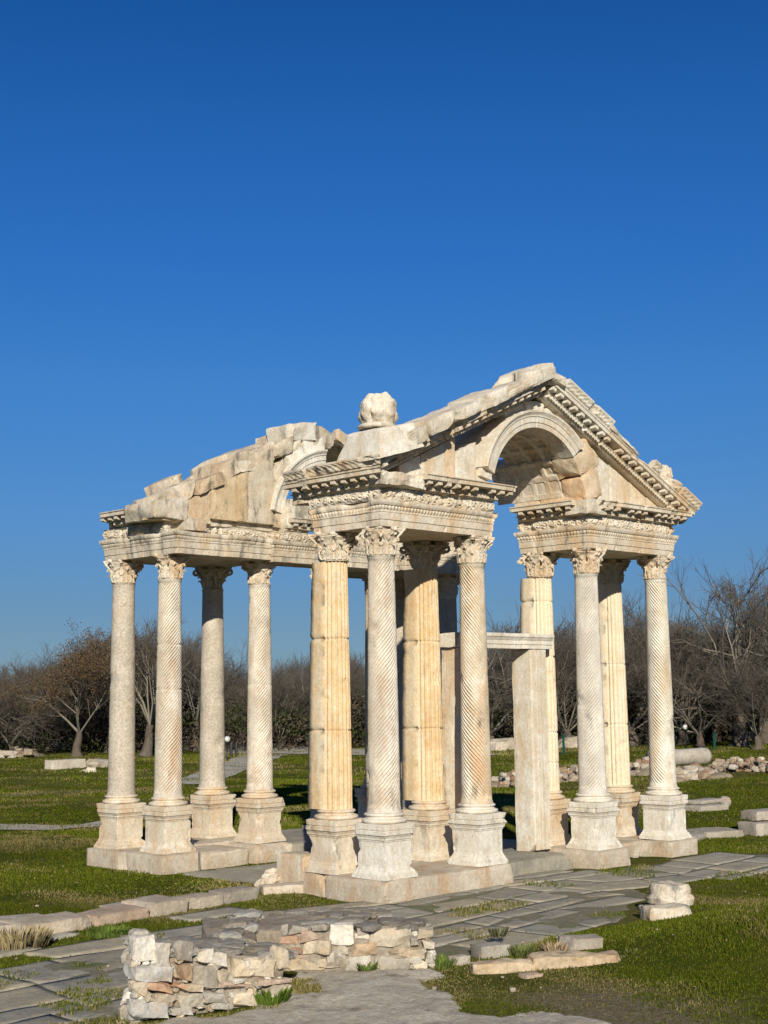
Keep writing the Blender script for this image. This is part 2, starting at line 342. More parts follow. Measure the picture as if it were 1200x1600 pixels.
def slabs():
    rng = random.Random(4); mb = MB(); y = -8.5
    poly_r, poly_p = ROAD, PATCHY
    while y < 2.0:
        hgt = rng.uniform(.5, 1.15); x = -14+rng.uniform(0, 1)
        while x < 22:
            L = rng.uniform(.7, 2.3); cx, cy = x+L/2, y+hgt/2
            c = np.array([[cx, cy], [x+.12*L, cy], [x+.88*L, cy], [cx, y+.1*hgt], [cx, y+.9*hgt]])
            r = inpoly(c, poly_r); p = inpoly(c, poly_p)
            keep = r.sum() >= 4 or (r.sum() >= 3 and rng.random() < .6) or (p.sum() >= 3 and rng.random() < .42)
            gaps = rng.random()
            if keep and not (r.sum() == 5 and gaps < .012):
                j = lambda a=.02: rng.uniform(-a, a)
                g = .008+(rng.random() < .16)*rng.uniform(.01, .04)
                zt = -.385+rng.uniform(-.006, .007); tl, tw = rng.uniform(-.006, .006), rng.uniform(-.006, .006)
                wp = lambda px_, py_: (px_+.8*(float(fbm(np.array([px_*.35, py_*.35, 3.]), 71, 2))-.5)+.35*(float(fbm(np.array([px_*1.1, py_*1.1, 3.]), 72, 2))-.5), py_+1.3*(float(fbm(np.array([px_*.35, py_*.35, 9.]), 73, 2))-.5)+.4*(float(fbm(np.array([px_*1.1, py_*1.1, 9.]), 74, 2))-.5))
                b = [(x+g+j(), y+g+j()), (x+L-g+j(), y+g+j()), (x+L-g+j(), y+hgt-g+j()), (x+g+j(), y+hgt-g+j())]; b = [wp(*q) for q in b]
                zz = [zt-tl-tw, zt+tl-tw, zt+tl+tw, zt-tl+tw]
                k = rng.uniform(.85, 1.15); tint = np.array(rng.choice([(1, 1, 1), (1, 1, 1.02), (1.0, .97, .9), (1.12, 1.07, .98), (.86, .88, .9)]))*k
                if p.sum() >= 3: tint = tint*1.25
                stone(mb, [(*b[i], zt-.12) for i in range(4)]+[(*b[i], zz[i]) for i in range(4)], res=.14, amp=.010, chip=.022, seed=rng.randrange(999), c=tint, freq=2.2)
            x += L
        y += hgt
    return mb
tag(slabs().build('paved_road', M_floor, None, True), kind='structure')
M_bed = stonemat('packed_earth', (.23, .20, .15), (.17, .15, .11), (.12, .14, .05), (.5, .65), off=18, bump=1.0, streak=False)

def sheet(poly, lift, step, seed, edge=.5):
    """a ragged-edged sheet that follows the ground"""
    p = np.array(poly); lo, hi = p.min(0), p.max(0)
    gx = np.arange(lo[0], hi[0]+step, step); gy = np.arange(lo[1], hi[1]+step, step)
    X, Y = np.meshgrid(gx, gy, indexing='ij'); Q = np.stack([X.ravel(), Y.ravel()], -1)
    Qn = Q+edge*(np.stack([fbm(np.c_[Q*1.1, 0*Q[:, 0]], seed), fbm(np.c_[Q*1.1+9, 0*Q[:, 0]], seed+1)], -1)-.5)
    ins = inpoly(Qn, poly).reshape(X.shape)
    de = np.full(len(Q), 9.0)
    for i in range(len(p)):
        a, b_ = p[i], p[(i+1) % len(p)]; e = b_-a; t = np.clip(((Q-a) @ e)/(e @ e), 0, 1); de = np.minimum(de, np.linalg.norm(Q-a-t[:, None]*e, axis=1))
    de = de.reshape(X.shape); nz_ = fbm(np.stack([X*2.2, Y*2.2, 0*X], -1), seed, 5)
    Z = terrain_h(X, Y)+lift-(lift+.03)*smooth(.45, .0, de+.9*(nz_-.5))+.06*(nz_-.5)*(lift > .02)-.03*np.maximum(0, fbm(np.stack([(X+Y)*.8, (X-Y)*3.2, 0*X], -1), seed+4, 5)-.55)*4*(lift > .04)
    mb = MB(); m = len(gy); F = []
    for i in range(len(gx)-1):
        for j in range(m-1):
            if ins[i, j] and ins[i+1, j] and ins[i, j+1] and ins[i+1, j+1]: F.append((i*m+j, (i+1)*m+j, (i+1)*m+j+1, i*m+j+1))
    mb.add(np.stack([X, Y, Z], -1), F); return mb
tag(sheet(DIRT, .045, .05, 5, .5).build('worn_floor', M_dirt, None, True), kind='structure')
tag(sheet(COURT, .03, .12, 6, .6).build('court_paving', M_floor, None, True), kind='structure')
tag(sheet(ROAD, .012, .14, 8, .3).build('road_bed', M_bed, None, True), kind='structure')
def strip(pts, widths, lift=.02):
    p = np.array([at(x, y)[:2] for x, y in pts]); n = 24
    s = np.linspace(0, len(p)-1, n*(len(p)-1)+1); k = np.minimum(s.astype(int), len(p)-2); f = (s-k)[:, None]
    c = p[k]*(1-f)+p[k+1]*f; wd = np.interp(s, np.arange(len(p)), widths)[:, None]
    for _ in range(8): c[1:-1] = (c[:-2]+2*c[1:-1]+c[2:])/4
    d = np.gradient(c, axis=0); d /= np.linalg.norm(d, axis=1, keepdims=True); nn = np.stack([-d[:, 1], d[:, 0]], -1)
    wob = 1+.35*(fbm(np.c_[c*.7, 0*c[:, 0]], 2)-.5)[:, None]
    rows = [c+nn*wd*wob*q for q in np.linspace(-.5, .5, 6)]
    P = np.stack([np.c_[r_, terrain_h(r_[:, 0], r_[:, 1])+lift] for r_ in rows], 1); mb = MB(); mb.grid(P); return mb
tag(strip([(-160, 1282), (0, 1292), (70, 1294), (150, 1289), (240, 1274), (330, 1262), (430, 1262)], [1.3, 1.5, 1.4, 1.1, 1.0, .9, .8]).build('footpath', M_path, None, True), kind='structure')
M_dry = stonemat('dry_turf', (.22, .18, .095), (.14, .125, .05), (.10, .105, .025), (.45, .6), off=19, bump=1.0, streak=False)
tag(strip([(-160, 1246), (0, 1243), (60, 1239), (150, 1235), (260, 1232)], [2.4, 2.2, 1.5, 1.2, .8], .015).build('dry_verge', M_dry, None, True), kind='structure')
tag(strip([(285, 1226), (330, 1213), (385, 1190), (420, 1180)], [1.8, 2.0, 2.4, 3.0], .03).build('side_path', M_path, None, True), kind='structure')
tag(strip([(300, 1160), (370, 1168), (420, 1172), (500, 1176), (620, 1180), (760, 1182)], [7, 8, 8, 7, 5, 4], .06).build('gravel_road', M_path, None, True), kind='structure')

# ------------------------------------------------------------------ the gateway
U = [0, 2.645, 6.546, 9.318]; V4 = [0, 1.31, 6.73, 8.52]
ZB, ZS, ZC, ZA, ZF, ZK, ZT = 1.0, 1.19, 5.99, 6.56, 7.06, 7.30, 7.62     # pedestal top, shaft foot, shaft head, architrave, frieze, cornice, cornice top
PC, SL = 4.65, .445; AL = math.atan(SL); ZR = 9.78                       # pediment axis, slope, underside at the ridge
def rz(u): return ZR-SL*abs(u-PC)
gate = empty('ruined_gateway', (0, 0, 0))
tag(gate, 'tall marble ruined gateway of spiral and fluted columns with two broken arched pediments', 'ruin')

def pedestal_mb(seed, wear=.003, hx=1.0, hy=1.0):
    mb = MB(); pr = [(-.42,0),(.436,0),(.436,.062),(.418,.066),(.420,.09),(.402,.10),(.395,.13),(.375,.155),(.372,.175),(.356,.20)]
    pr += [(.352, z) for z in np.linspace(.24, .64, 7)]+[(.354,.67),(.368,.682),(.368,.705),(.388,.712),(.392,.745),(.408,.775),(.414,.79),(.414,.80),(.438,.803),(.440,.868),(.420,.872),(.418,.892),(.434,.896),(.434,.985),(.40,1.0),(0,1.0)]
    pr = np.array(pr); t = []
    n = 24
    for k in range(4):
        for i in range(n):
            a = -cos(pi*i/n); t.append([(a, -1), (1, a), (-a, 1), (-1, -a)][k])
    t = np.array(t); P = np.stack([t[None, :, 0]*pr[:, None, 0]*hx, t[None, :, 1]*pr[:, None, 0]*hy, pr[:, None, 1]+0*t[None, :, 0]], -1)
    edge = np.minimum(np.abs(t[:, 0]), np.abs(t[:, 1])) # 1 at corners
    wr = np.maximum(0, fbm(P*4.5, seed, 3)-.56)*np.clip((edge[None]-.7)*3.3, 0, 1)*.75
    P[..., :2] *= (1-wr)[..., None]
    mb.grid(P, cv=True); mb.wear(wear, 5, seed); mb.wear(.002, 22, seed+3); return mb
def base_mb(seed):
    mb = MB(); pr = [(.30,0),(.40,0),(.425,.02),(.432,.045),(.42,.07),(.39,.082),(.37,.085),(.35,.10),(.345,.12),(.355,.13),(.375,.14),(.38,.155),(.37,.172),(.345,.18),(.33,.182),(.33,.19),(.2,.19)]
    lathe(mb, pr, n=40); mb.wear(.007, 7, seed); return mb
HS = ZC-ZS
def rad(z): t = z/HS; return .312-.058*t**1.3
def shaft_mb(kind, seed, joints=(), wornamt=.5, twist=1):
    fl = 24; sub = 8 if kind != 'plain' else 2
    if kind == 'pier': return pier_mb(seed, joints)
    nt_ = fl*sub; nz = 150 if kind == 'spiral' else 70
    z = np.linspace(0, HS, nz); th = np.arange(nt_)*2*pi/nt_
    Z, TH = np.meshgrid(z, th, indexing='ij'); Rr = rad(Z)
    if kind == 'spiral': TH = TH-twist*3.05*Z      # the mesh follows the flutes
    Rr = Rr+.022*np.exp(-Z/.05)+.012*np.exp(-((HS-Z-.035)/.02)**2)+.02*np.exp(-(HS-Z)/.01)
    P0 = np.stack([Rr*np.cos(TH), Rr*np.sin(TH), Z], -1)
    if kind == 'spiral':
        ph = ((TH+twist*3.05*Z)*fl/(2*pi)) % 1.0; x = np.abs(2*ph-1)
        d = .048*np.sqrt(np.clip(1-(x/.86)**2, 0, 1))
        worn = smooth(.56-.1*wornamt, .70-.08*wornamt, fbm(P0*np.array([2.2, 2.2, .9])+seed, seed, 4))
        d = d*(1-.7*worn)*smooth(.05, .16, Z)*smooth(.03, .10, HS-Z); Rr = Rr-d-.006*worn
    Rr = Rr+.010*(fbm(P0*5, seed+4, 4)-.5)
    for jz in joints: Rr = Rr-.020*np.exp(-((Z-jz-.02*(fbm(P0*3, seed)-.5))/.016)**2)*(.4+1.2*vnoise(P0*6, seed))
    gouge = np.maximum(0, fbm(P0*2.0+40, seed+8, 3)-.68)*.25; Rr = Rr-gouge
    P = np.stack([Rr*np.cos(TH), Rr*np.sin(TH), Z], -1); mb = MB(); mb.grid(P, cv=True); return mb
def pier_mb(seed, joints):
    """fluted half column in front of a flat pier"""
    z = np.linspace(0, HS, 240); pts = []; nf = 10; sub = 10
    for i in range(nf*sub+1):
        a = pi+pi*i/(nf*sub); ph = (i/sub) % 1.0; x = abs(2*ph-1)
        pts.append((a, .034*math.sqrt(max(0, 1-(x/.76)**2)), 0))
    out = []
    for a, d, _ in pts: out.append((cos(a)*(1-d/.31), sin(a)*(1-d/.31)))
    sq = [(1.03, .02), (1.03, .5), (1.03, 1.0), (1.03, 1.45), (.5, 1.45), (0, 1.45), (-.5, 1.45), (-1.03, 1.45), (-1.03, 1.0), (-1.03, .5), (-1.03, .02)]
    T = np.array(out+sq); Rr = rad(z)[:, None]*1.02
    P = np.stack([T[None, :, 0]*Rr, T[None, :, 1]*Rr, z[:, None]+0*T[None, :, 0]], -1)
    n_ = P.copy(); n_[..., 2] = 0; n_ /= np.linalg.norm(n_, axis=-1, keepdims=True)
    d = .009*(fbm(P*5, seed, 4)-.5); edge_j = (np.abs(np.abs(T[:, 0])-1.03) < .03)*1.0
    for jz in joints: d = d-.03*np.exp(-((P[..., 2]-jz-.02*(fbm(P*3, seed)-.5))/.014)**2)*(.5+1.2*vnoise(P*6, seed))-.05*edge_j*np.exp(-((P[..., 2]-jz)/.05)**2)*vnoise(P*5+3, seed)
    d = d-np.maximum(0, fbm(P*2.4+40, seed+8, 3)-.66)*.25
    edge = (np.abs(np.abs(T[:, 0])-1.03) < .03)*1.0
    d = d-.05*edge*np.maximum(0, fbm(P*4+11, seed+2, 3)-.5)
    P = P+n_*d[..., None]; mb = MB(); mb.grid(P, cv=True); return mb
HC = ZA-ZC
def capital_mb(seed, wide=1.0, worn=0.0):
    rng = random.Random(seed); mb = MB()
    bell = [(.258,0),(.275,.012),(.275,.03),(.262,.04),(.262,.12),(.27,.22),(.29,.32),(.33,.42),(.38,.48),(.36,.50),(.1,.50)]
    lathe(mb, bell, n=32)
    def bellr(z): return np.interp(z, [0,.12,.22,.32,.42,.50],[.262,.264,.272,.292,.33,.37])
    def leaf(a0, h, wd, z0, curl):
        n, m = 18, 13; t = np.linspace(0, 1, n)[:, None]; s = np.linspace(-1, 1, m)[None]
        lob = 1-.48*np.abs(np.sin(t*pi*3.5))**1.5*(t > .1)
        w_ = wd*(1.02-.30*t-.55*np.maximum(0, t-.72)/.28*1.2)*lob
        tt = np.minimum(t, .82)/.82; zz = z0+h*tt-.10*h*np.maximum(0, t-.8)/.2*2.2
        out = .012+.035*np.sin(tt*pi*.5)*.4+curl*np.maximum(0, t-.55)**1.6*3.2
        r = bellr(zz)+out+.022*(1-np.abs(s))*(1-.4*t)-.020*np.cos(s*pi*4)*(.3+.7*np.abs(s))-.02*s**2
        an = a0+s*w_/.30
        mb.grid(np.stack([r*np.cos(an), r*np.sin(an), zz+0*s], -1))
    for k in range(8): leaf(k*pi/4, .20, .115, .035, .10*rng.uniform(.4, 1))
    for k in range(8): leaf(k*pi/4+pi/8, .335, .112, .035, .13*rng.uniform(.4, 1))
    for k in range(4):
        a = pi/4+k*pi/2
        for sgn in (-1, 1):           # stalks that turn into the corner volutes
            pts = []
            for t in np.linspace(0, 1, 9):
                aa = a+sgn*(.42-.36*t**.8); r_ = .283+.145*t**1.8; pts.append((r_*cos(aa), r_*sin(aa), .24+.235*t))
            tube(mb, pts, np.linspace(.018, .03, 9), 6)
        if rng.random() > .35+worn:
            c_ = np.array([.415*cos(a), .415*sin(a), .43]); tdir = np.array([-sin(a), cos(a), 0]); rd = np.array([cos(a), sin(a), 0])
            sp = [c_+(rd*cos(q)+np.array([0, 0, 1])*sin(q))*(.048*(1-q/12)) for q in np.linspace(pi/2, pi/2-3.2*pi, 16)]
            tube(mb, sp, np.linspace(.024, .03, 16), 5); tube(mb, [c_-tdir*.035, c_+tdir*.035], [.042, .042], 8)
        for sgn in (-1, 1):           # small inner helices
            aa = k*pi/2+sgn*.13; r_ = .335; c_ = np.array([r_*cos(aa), r_*sin(aa), .44]); boulder(mb, *c_, .035, .035, .032, seed=k, n=5)
        boulder(mb, .395*cos(k*pi/2), .395*sin(k*pi/2), .535, .05, .05, .045, seed=k+9, n=6)
    # concave abacus
    n = 14; pts = []
    for k in range(4):
        a = -3*pi/4+k*pi/2; A = np.array([cos(a), sin(a)])*.51; B = np.array([cos(a+pi/2), sin(a+pi/2)])*.51; mid = -(A+B)/2/np.linalg.norm((A+B)/2)
        e = (B-A)/np.linalg.norm(B-A)
        for i in range(n):
            t = (i+.5)/n; p = A*(1-t)+B*t+mid*(.075*math.sin(pi*t))
            if i == 0: p = A+e*.045
            if i == n-1: p = B-e*.045
            pts.append(p)
    T = np.array(pts)
    lv = [(.80, .475), (.93, .478), (.95, .51), (1.0, .525), (1.0, .566), (.9, .568), (.3, .568)]
    P = np.stack([np.c_[T*f, np.full(len(T), z)] for f, z in lv]); mb.grid(P, cv=True)
    mb.V = [v*np.array([wide, wide, 1]) for v in mb.V]
    mb.wear(.006, 9, seed); mb.wear(.004, 34, seed+2)
    for k_, V_ in enumerate(mb.V):      # broken bits
        q = np.maximum(0, fbm(V_*3.2+seed, seed+5, 3)-.50+.12*worn)*1.0; V_[:, :2] *= (1-q)[:, None]
    return mb

meshcache = {}
def part(name, key, fn, mat, loc, parent, rz_=0, label=None, smooth_=True):
    k = (key, mat.name)
    if k not in meshcache:
        o = fn().build(name, mat, None, smooth_); meshcache[k] = o.data
    else:
        o = bpy.data.objects.new(name, meshcache[k]); col.objects.link(o)
    o.location = loc; o.rotation_euler = (0, 0, rz_); o.parent = parent
    if label: o['label'] = label
    return o
SP = 'spirally fluted column shaft'; PI_ = 'fluted half column backed by a flat pier'; PL = 'smooth unfluted column shaft'
COLS = [  # u index, v index, kind, twist, joints, shaft material, pedestal material, label, z of foot, seed
 (0,0,'spiral', -1, (), M_shaft, M_white, SP, 0.0, 1), (1,0,'spiral', 1, (), M_cream, M_white, SP, 0.0, 2),
 (2,0,'spiral', -1, (), M_grey, M_white, SP, -.03, 3), (3,0,'spiral', 1, (), M_white, M_white, SP, -.05, 4),
 (0,1,'pier', 0, (3.28, 1.50), M_gold, M_cream, PI_, 0.0, 5), (1,1,'pier', 0, (3.27, 1.47), M_gold, M_cream, PI_, 0.0, 6),
 (2,1,'pier', 0, (4.25, 3.0, 1.3, .62), M_pale, M_cream, PI_, -.03, 7), (3,1,'pier', 0, (2.85, 1.42), M_pale, M_cream, PI_, -.05, 8),
 (0,2,'spiral', -1, (3.35, 2.35), M_shaft, M_cream, SP, 0.0, 9), (1,2,'spiral', -1, (2.45,), M_shaft, M_cream, SP, 0.0, 10),
 (2,2,'spiral', -1, (), M_cream, M_cream, SP, 0.0, 9), (3,2,'spiral', 1, (), M_grey, M_cream, SP, 0.0, 2),
 (0,3,'plain', 0, (), M_plain, M_cream, PL, -.03, 11), (1,3,'plain', 0, (), M_plain, M_cream, PL, 0.0, 12),
 (2,3,'plain', 0, (), M_plain, M_cream, PL, 0.0, 11), (3,3,'plain', 0, (), M_plain, M_cream, PL, 0.0, 12)]
for i, j, kind, tw, jo, sm, pm, lab, zf, sd_ in COLS:
    x, y = U[i], V4[j]; HSk = zf
    sh = part('column', ('s', kind, tw, sd_), lambda: shaft_mb(kind, sd_, jo, .35+.3*(sd_ % 3), tw), sm, (x, y, ZS+zf), gate, 0, lab)
    pw = 1.0 if kind != 'pier' else 1.03
    part('pedestal', ('p', sd_ % 5, kind == 'pier'), lambda: pedestal_mb(sd_ % 5+20, hy=pw), pm, (0, (.0 if kind != 'pier' else .02), -ZS), sh, 0, None, False)
    part('column_base', ('b', sd_ % 3), lambda: base_mb(sd_ % 3), pm, (0, 0, ZB-ZS), sh)
    part('capital', ('c', sd_ % 6, kind == 'pier'), lambda: capital_mb(sd_ % 6+3, 1.08 if kind == 'pier' else 1.0, .25 if sd_ % 2 else .05), M_cream, (0, 0, HS-zf), sh, 0, None, False)
    if zf: # a thin levelling course under the capital end keeps the head at the architrave
        sh.scale = (1, 1, (HS-zf)/HS)
        for ch in sh.children:
            ch.scale = (1, 1, HS/(HS-zf)); ch.location.z = {'pedestal': -ZS, 'column_base': ZB-ZS, 'capital': HS-zf}[ch.name.split('.')[0]]*(HS/(HS-zf))

# entablature profiles
ARCH = [(-.25,0),(0,0),(.004,.06),(.004,.125),(.022,.13),(.024,.19),(.024,.262),(.034,.268),(.036,.285),(.030,.295),(.034,.31),(.055,.335),(.065,.36),(.062,.385),(.09,.405),(.105,.435),(.11,.455),(.11,.495),(.09,.50),(-.2,.50)]
def arch_mod(seed, lv=1.0):
    def f(s, pr):
        z = pr[:, 1]; o = pr[:, 0]
        egg = ((z > .305) & (z < .39)); d = np.where(egg, .012*np.cos(2*pi*s/.085)*lv, 0)
        q = fbm(np.array([[s*1.6, 0, seed], [s*5, 1, seed]]), seed, 3)
        chip = max(0, q[0]-.60)*.9; d = d-np.where(z > .28, chip*(z-.2)*3.2, chip*.35)
        low = max(0, q[1]-.72)*.6; d = d-np.where(z < .1, low, 0)
        return d*(o > -.1)
    return f
FRZ = [(-.2,0),(0,0),(.012,.02),(.03,.05),(.045,.09),(.05,.13),(.045,.17),(.03,.20),(.02,.215),(.03,.22),(.03,.245),(-.2,.25)]
_f = np.array(FRZ[1:-1]); _z = np.linspace(0, .245, 26); FRZ = [FRZ[0]]+[(float(np.interp(z, _f[:, 1], _f[:, 0])), float(z)) for z in _z]+[FRZ[-1]]
def frz_mod(seed, amp=1.0):
    def f(s, pr):
        z = pr[:, 1]; o = pr[:, 0]
        P = np.stack([np.full(len(z), s*11.0), z*14, np.full(len(z), seed)], -1); Q = np.stack([np.full(len(z), s*3.0), z*2, np.full(len(z), seed+.5)], -1)
        c_ = np.round(s/.19)*.19; dx, dz = s-c_, z-.115; r_ = np.hypot(dx, dz); scroll = (.028*np.cos(r_*95-np.arctan2(dz, dx)*(1 if int(round(s/.19)) % 2 else -1))*np.exp(-(r_/.085)**2)+.03*(vnoise(np.stack([np.full(len(z), s*16), z*18, np.full(len(z), seed+3.)], -1), seed+7)-.5))*np.exp(-((z-.115)/.085)**4)
        d = (.05*(fbm(P, seed, 3)-.5)+scroll)*amp*(z > .01)*(z < .215)-np.maximum(0, fbm(Q, seed+2, 3)-.55)*.7
        return d*(o > -.1)
    return f
def rows(x0, x1, y0, y1, z0, prof, mod, seg, seed):
    mb = MB(); ring(mb, x0, x1, y0, y1, [(o, z+z0) for o, z in prof], seg, (lambda s, pr: mod(s, pr-np.array([0, z0]))))
    mb.wear(.005, 6, seed); mb.wear(.003, 25, seed+1)
    zt = z0+prof[-1][1]
    mb.box((x0+.05, y0+.05, z0+.004), (x1-.05, y1-.05, zt-.006)); return mb
RF0, RF1 = -.31, 1.62
RW0, RW1 = 6.08, 8.83
XL, XR = (-.31, 2.955), (6.236, 9.63)
rows(*XL, RF0, RF1, ZA, ARCH, arch_mod(1), .028, 1).build('architrave', M_cream, gate)
rows(*XR, RF0, RF1, ZA, ARCH, arch_mod(2), .028, 2).build('architrave', M_cream, gate)
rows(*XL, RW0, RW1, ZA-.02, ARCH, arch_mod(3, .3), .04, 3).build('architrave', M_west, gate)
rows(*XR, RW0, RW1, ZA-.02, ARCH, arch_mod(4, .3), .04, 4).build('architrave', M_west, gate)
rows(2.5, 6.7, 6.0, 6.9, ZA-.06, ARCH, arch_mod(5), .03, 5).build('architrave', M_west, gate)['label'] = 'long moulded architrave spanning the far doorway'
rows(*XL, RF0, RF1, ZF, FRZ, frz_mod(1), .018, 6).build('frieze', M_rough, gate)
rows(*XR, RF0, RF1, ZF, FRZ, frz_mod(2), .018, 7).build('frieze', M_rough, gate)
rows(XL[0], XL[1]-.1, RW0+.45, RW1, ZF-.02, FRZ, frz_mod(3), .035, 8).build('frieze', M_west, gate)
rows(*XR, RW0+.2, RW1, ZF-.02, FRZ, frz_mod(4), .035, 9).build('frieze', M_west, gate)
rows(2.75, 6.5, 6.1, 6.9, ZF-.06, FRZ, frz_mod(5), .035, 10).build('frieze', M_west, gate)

# cornices: built along s with o outwards and t upwards
CPROF = [(-.35,0),(.02,0),(.05,.012),(.07,.022),(.07,.024),(.07,.092),(.155,.094),(.16,.104),(.17,.110),(.10,.112),(.10,.203),(.345,.205),(.352,.21),(.354,.285),(.37,.29),(.38,.30),(.38,.318),(.30,.32),(-.35,.32)]
SIMA = [(.31,.31),(.38,.318),(.385,.335),(.405,.345),(.42,.36),(.428,.39),(.435,.42),(.455,.45),(.47,.465),(.475,.48),(.485,.49),(.485,.525),(.46,.535),(.35,.535),(.25,.40),(.15,.32)]
def run(mb, prof, L, m0, m1, seed, seg, carve=0, chip=1.0):
    pr = np.array(prof); n = max(3, int(L/seg)); rowsP = []
    for i in range(n+1):
        t = i/n; s0 = -pr[:, 0]*m0; s1 = L+pr[:, 0]*m1; s = s0+t*(s1-s0)
        o, tt = pr[:, 0].copy(), pr[:, 1].copy()
        front = pr[:, 0] > .2
        Q = np.stack([s*1.7, o*0+seed, tt*2], -1); cut = np.maximum(0, fbm(Q, seed, 3)-.60)*.9*chip
        o = o-np.where(front, cut, cut*.2)
        if carve:
            mid = (pr[:, 1] > .35) & (pr[:, 1] < .47)
            o = o+np.where(mid, carve*(np.sin(s*2*pi/.16)*np.cos(tt*60)+1.2*(vnoise(np.stack([s*22, tt*22, 0*s], -1), seed)-.5)), 0)
        rowsP.append(np.stack([s, o, tt], -1))
    P = np.array(rowsP); mb.grid(P)
    for q in (0, -1): mb.add(P[q], [tuple(range(len(pr)))])
def cornice_mb(L, m0=0, m1=0, seed=0, sima=(), spans=None, dent=.096, mod=.27, chip=1.0):
    mb = MB(); rng = random.Random(seed)
    run(mb, CPROF, L, m0, m1, seed, .05, chip=chip)
    s = .03-.1*m0
    while s < L+.1*m1-.05:
        if rng.random() > .05: mb.box((s, .06, .026), (s+.056, .150-rng.random()*.012, .0925))
        s += dent
    s = .10-.25*m0
    while s < L+.3*m1-.08:
        if rng.random() > .06:
            e = .322-rng.random()*.02; b = .12
            mb.add([(s, .095, .114), (s+b, .095, .114), (s+b, e-.04, .118), (s, e-.04, .118), (s, e, .132), (s+b, e, .132), (s, e, .2035), (s+b, e, .2035), (s, .095, .2035), (s+b, .095, .2035)],
                   [(0,1,2,3), (3,2,5,4), (4,5,7,6), (0,3,4,6,8), (1,9,7,5,2), (8,6,7,9)])
        s += mod
    for a, b in sima:
        k = MB(); run(k, SIMA, b-a, m0 if a <= 0 else 0, m1 if b >= L else 0, seed+5, .02, carve=.012, chip=1.0); mb.merge(k, lambda V, a=a: V+np.array([a, 0, 0]))
    mb.wear(.004, 12, seed); return mb
def frame(mb, o, S, O, T):
    o, S, O, T = [np.array(v, float) for v in (o, S, O, T)]
    r = MB(); r.merge(mb, lambda V: o+V[:, :1]*S+V[:, 1:2]*O+V[:, 2:3]*T); return r
X_, Y_, Z_ = (1, 0, 0), (0, 1, 0), (0, 0, 1); nX, nY = (-1, 0, 0), (0, -1, 0)
# left block: return along its left side (with sima), front piece right of the break
L_ = RF1-RF0
frame(cornice_mb(L_, 1, 0, 11, [(0, L_-.25)], chip=.5), (XL[0], RF0, ZK), Y_, nX, Z_).build('cornice', M_cream, gate)
frame(cornice_mb(XL[1]-.62, 0, 1, 12, chip=.8), (.62, RF0, ZK), X_, nY, Z_).build('cornice', M_cream, gate)
frame(cornice_mb(L_, 1, 1, 13), (XL[1], RF0, ZK), Y_, X_, Z_).build('cornice', M_cream, gate)
# right block
frame(cornice_mb(L_-.15, 0, 0, 14, chip=.8), (XR[0], RF0+.15, ZK), Y_, nX, Z_).build('cornice', M_cream, gate)
frame(cornice_mb(XR[1]-XR[0]-.1, 0, 1, 15, chip=.8), (XR[0]+.1, RF0, ZK), X_, nY, Z_).build('cornice', M_cream, gate)
frame(cornice_mb(L_, 1, 1, 16), (XR[1], RF0, ZK), Y_, X_, Z_).build('cornice', M_cream, gate)
mb = MB(); blk(mb, XL[0]-.02, XL[1]+.02, RF0+.0, RF1, ZF+.24, ZT-.03, seed=3, chip=.06, bites=6); blk(mb, XL[0]-.22, .72, RF0-.28, RF0+.6, ZK-.02, ZT+.0, seed=31, chip=.16, bites=9, amp=.05)
mb.build('cornice_core', M_rough, gate)
mb = MB(); blk(mb, XR[0]-.02, XR[1]+.02, RF0+.0, RF1, ZF+.24, ZT-.03, seed=4, chip=.06, bites=6); blk(mb, XR[0]-.26, XR[0]+.42, RF0-.26, RF0+.5, ZK-.03, ZT+.02, seed=41, chip=.18, bites=9, amp=.05)
mb.build('cornice_core', M_rough, gate)

# raking cornices of the front pediment
ca, sa = cos(AL), sin(AL)
def rake(side, u0, u1, v, O, seed, sima=(), chip=1.0):
    L = (u1-u0)/ca
    if side < 0: S, T, o = (ca, 0, sa), (-sa, 0, ca), (u0, v, rz(u0))
    else: S, T, o = (-ca, 0, sa), (sa, 0, ca), (u1, v, rz(u1))
    return frame(cornice_mb(L, 0, 0, seed, sima, chip=chip), o, S, O, T)
rake(-1, -.55, .55, RF0, nY, 20, [], .9).build('raking_cornice', M_cream, gate)
rake(-1, .62, 2.55, RF0, nY, 21, [], 1.1).build('raking_cornice', M_cream, gate)
rake(-1, 2.58, 4.62, RF0, nY, 22, [(.0, 1.6)], 1.0).build('raking_cornice', M_cream, gate)
Lr = (9.95-6.62)/ca
rake(1, 4.70, 6.60, RF0, nY, 23, [(.06, 1.85)], .5).build('raking_cornice', M_white, gate)
rake(1, 6.62, 9.28, RF0, nY, 24, [(.08, 1.25)], .5).build('raking_cornice', M_cream, gate)
rake(1, 9.30, 10.05, RF0, nY, 25, [(0, .80)], .3).build('raking_cornice', M_cream, gate)
def rake_blocks(lst, mat, name):
    mb = MB()
    for k, (u0, u1, y0, y1, t0, t1, sd_, ch) in enumerate(lst):
        q = lambda u, t: (u, rz(u)+t/ca)
        c8 = []
        for t in (t0, t1):
            for (uu, yy) in ((u0, y0), (u1, y0), (u1, y1), (u0, y1)): c8.append((uu, yy, rz(uu)+t/ca))
        stone(mb, c8, res=.055, amp=.016, chip=ch*.5, seed=sd_, bites=11, freq=4)
    return mb.build(name, mat, gate)
rake_blocks([(-.3, .75, -.35, .75, -.02, .30, 51, .1), (.7, 2.0, -.3, .85, .02, .34, 52, .1), (2.0, 3.3, -.3, .9, .02, .34, 53, .1), (3.3, 4.62, -.3, .9, .02, .36, 54, .1), (4.66, 6.6, -.3, .8, .02, .34, 55, .1), (6.6, 8.3, -.3, .8, .02, .34, 56, .1), (8.3, 10.0, -.3, .8, .02, .32, 57, .1)], M_rough, 'pediment_core')
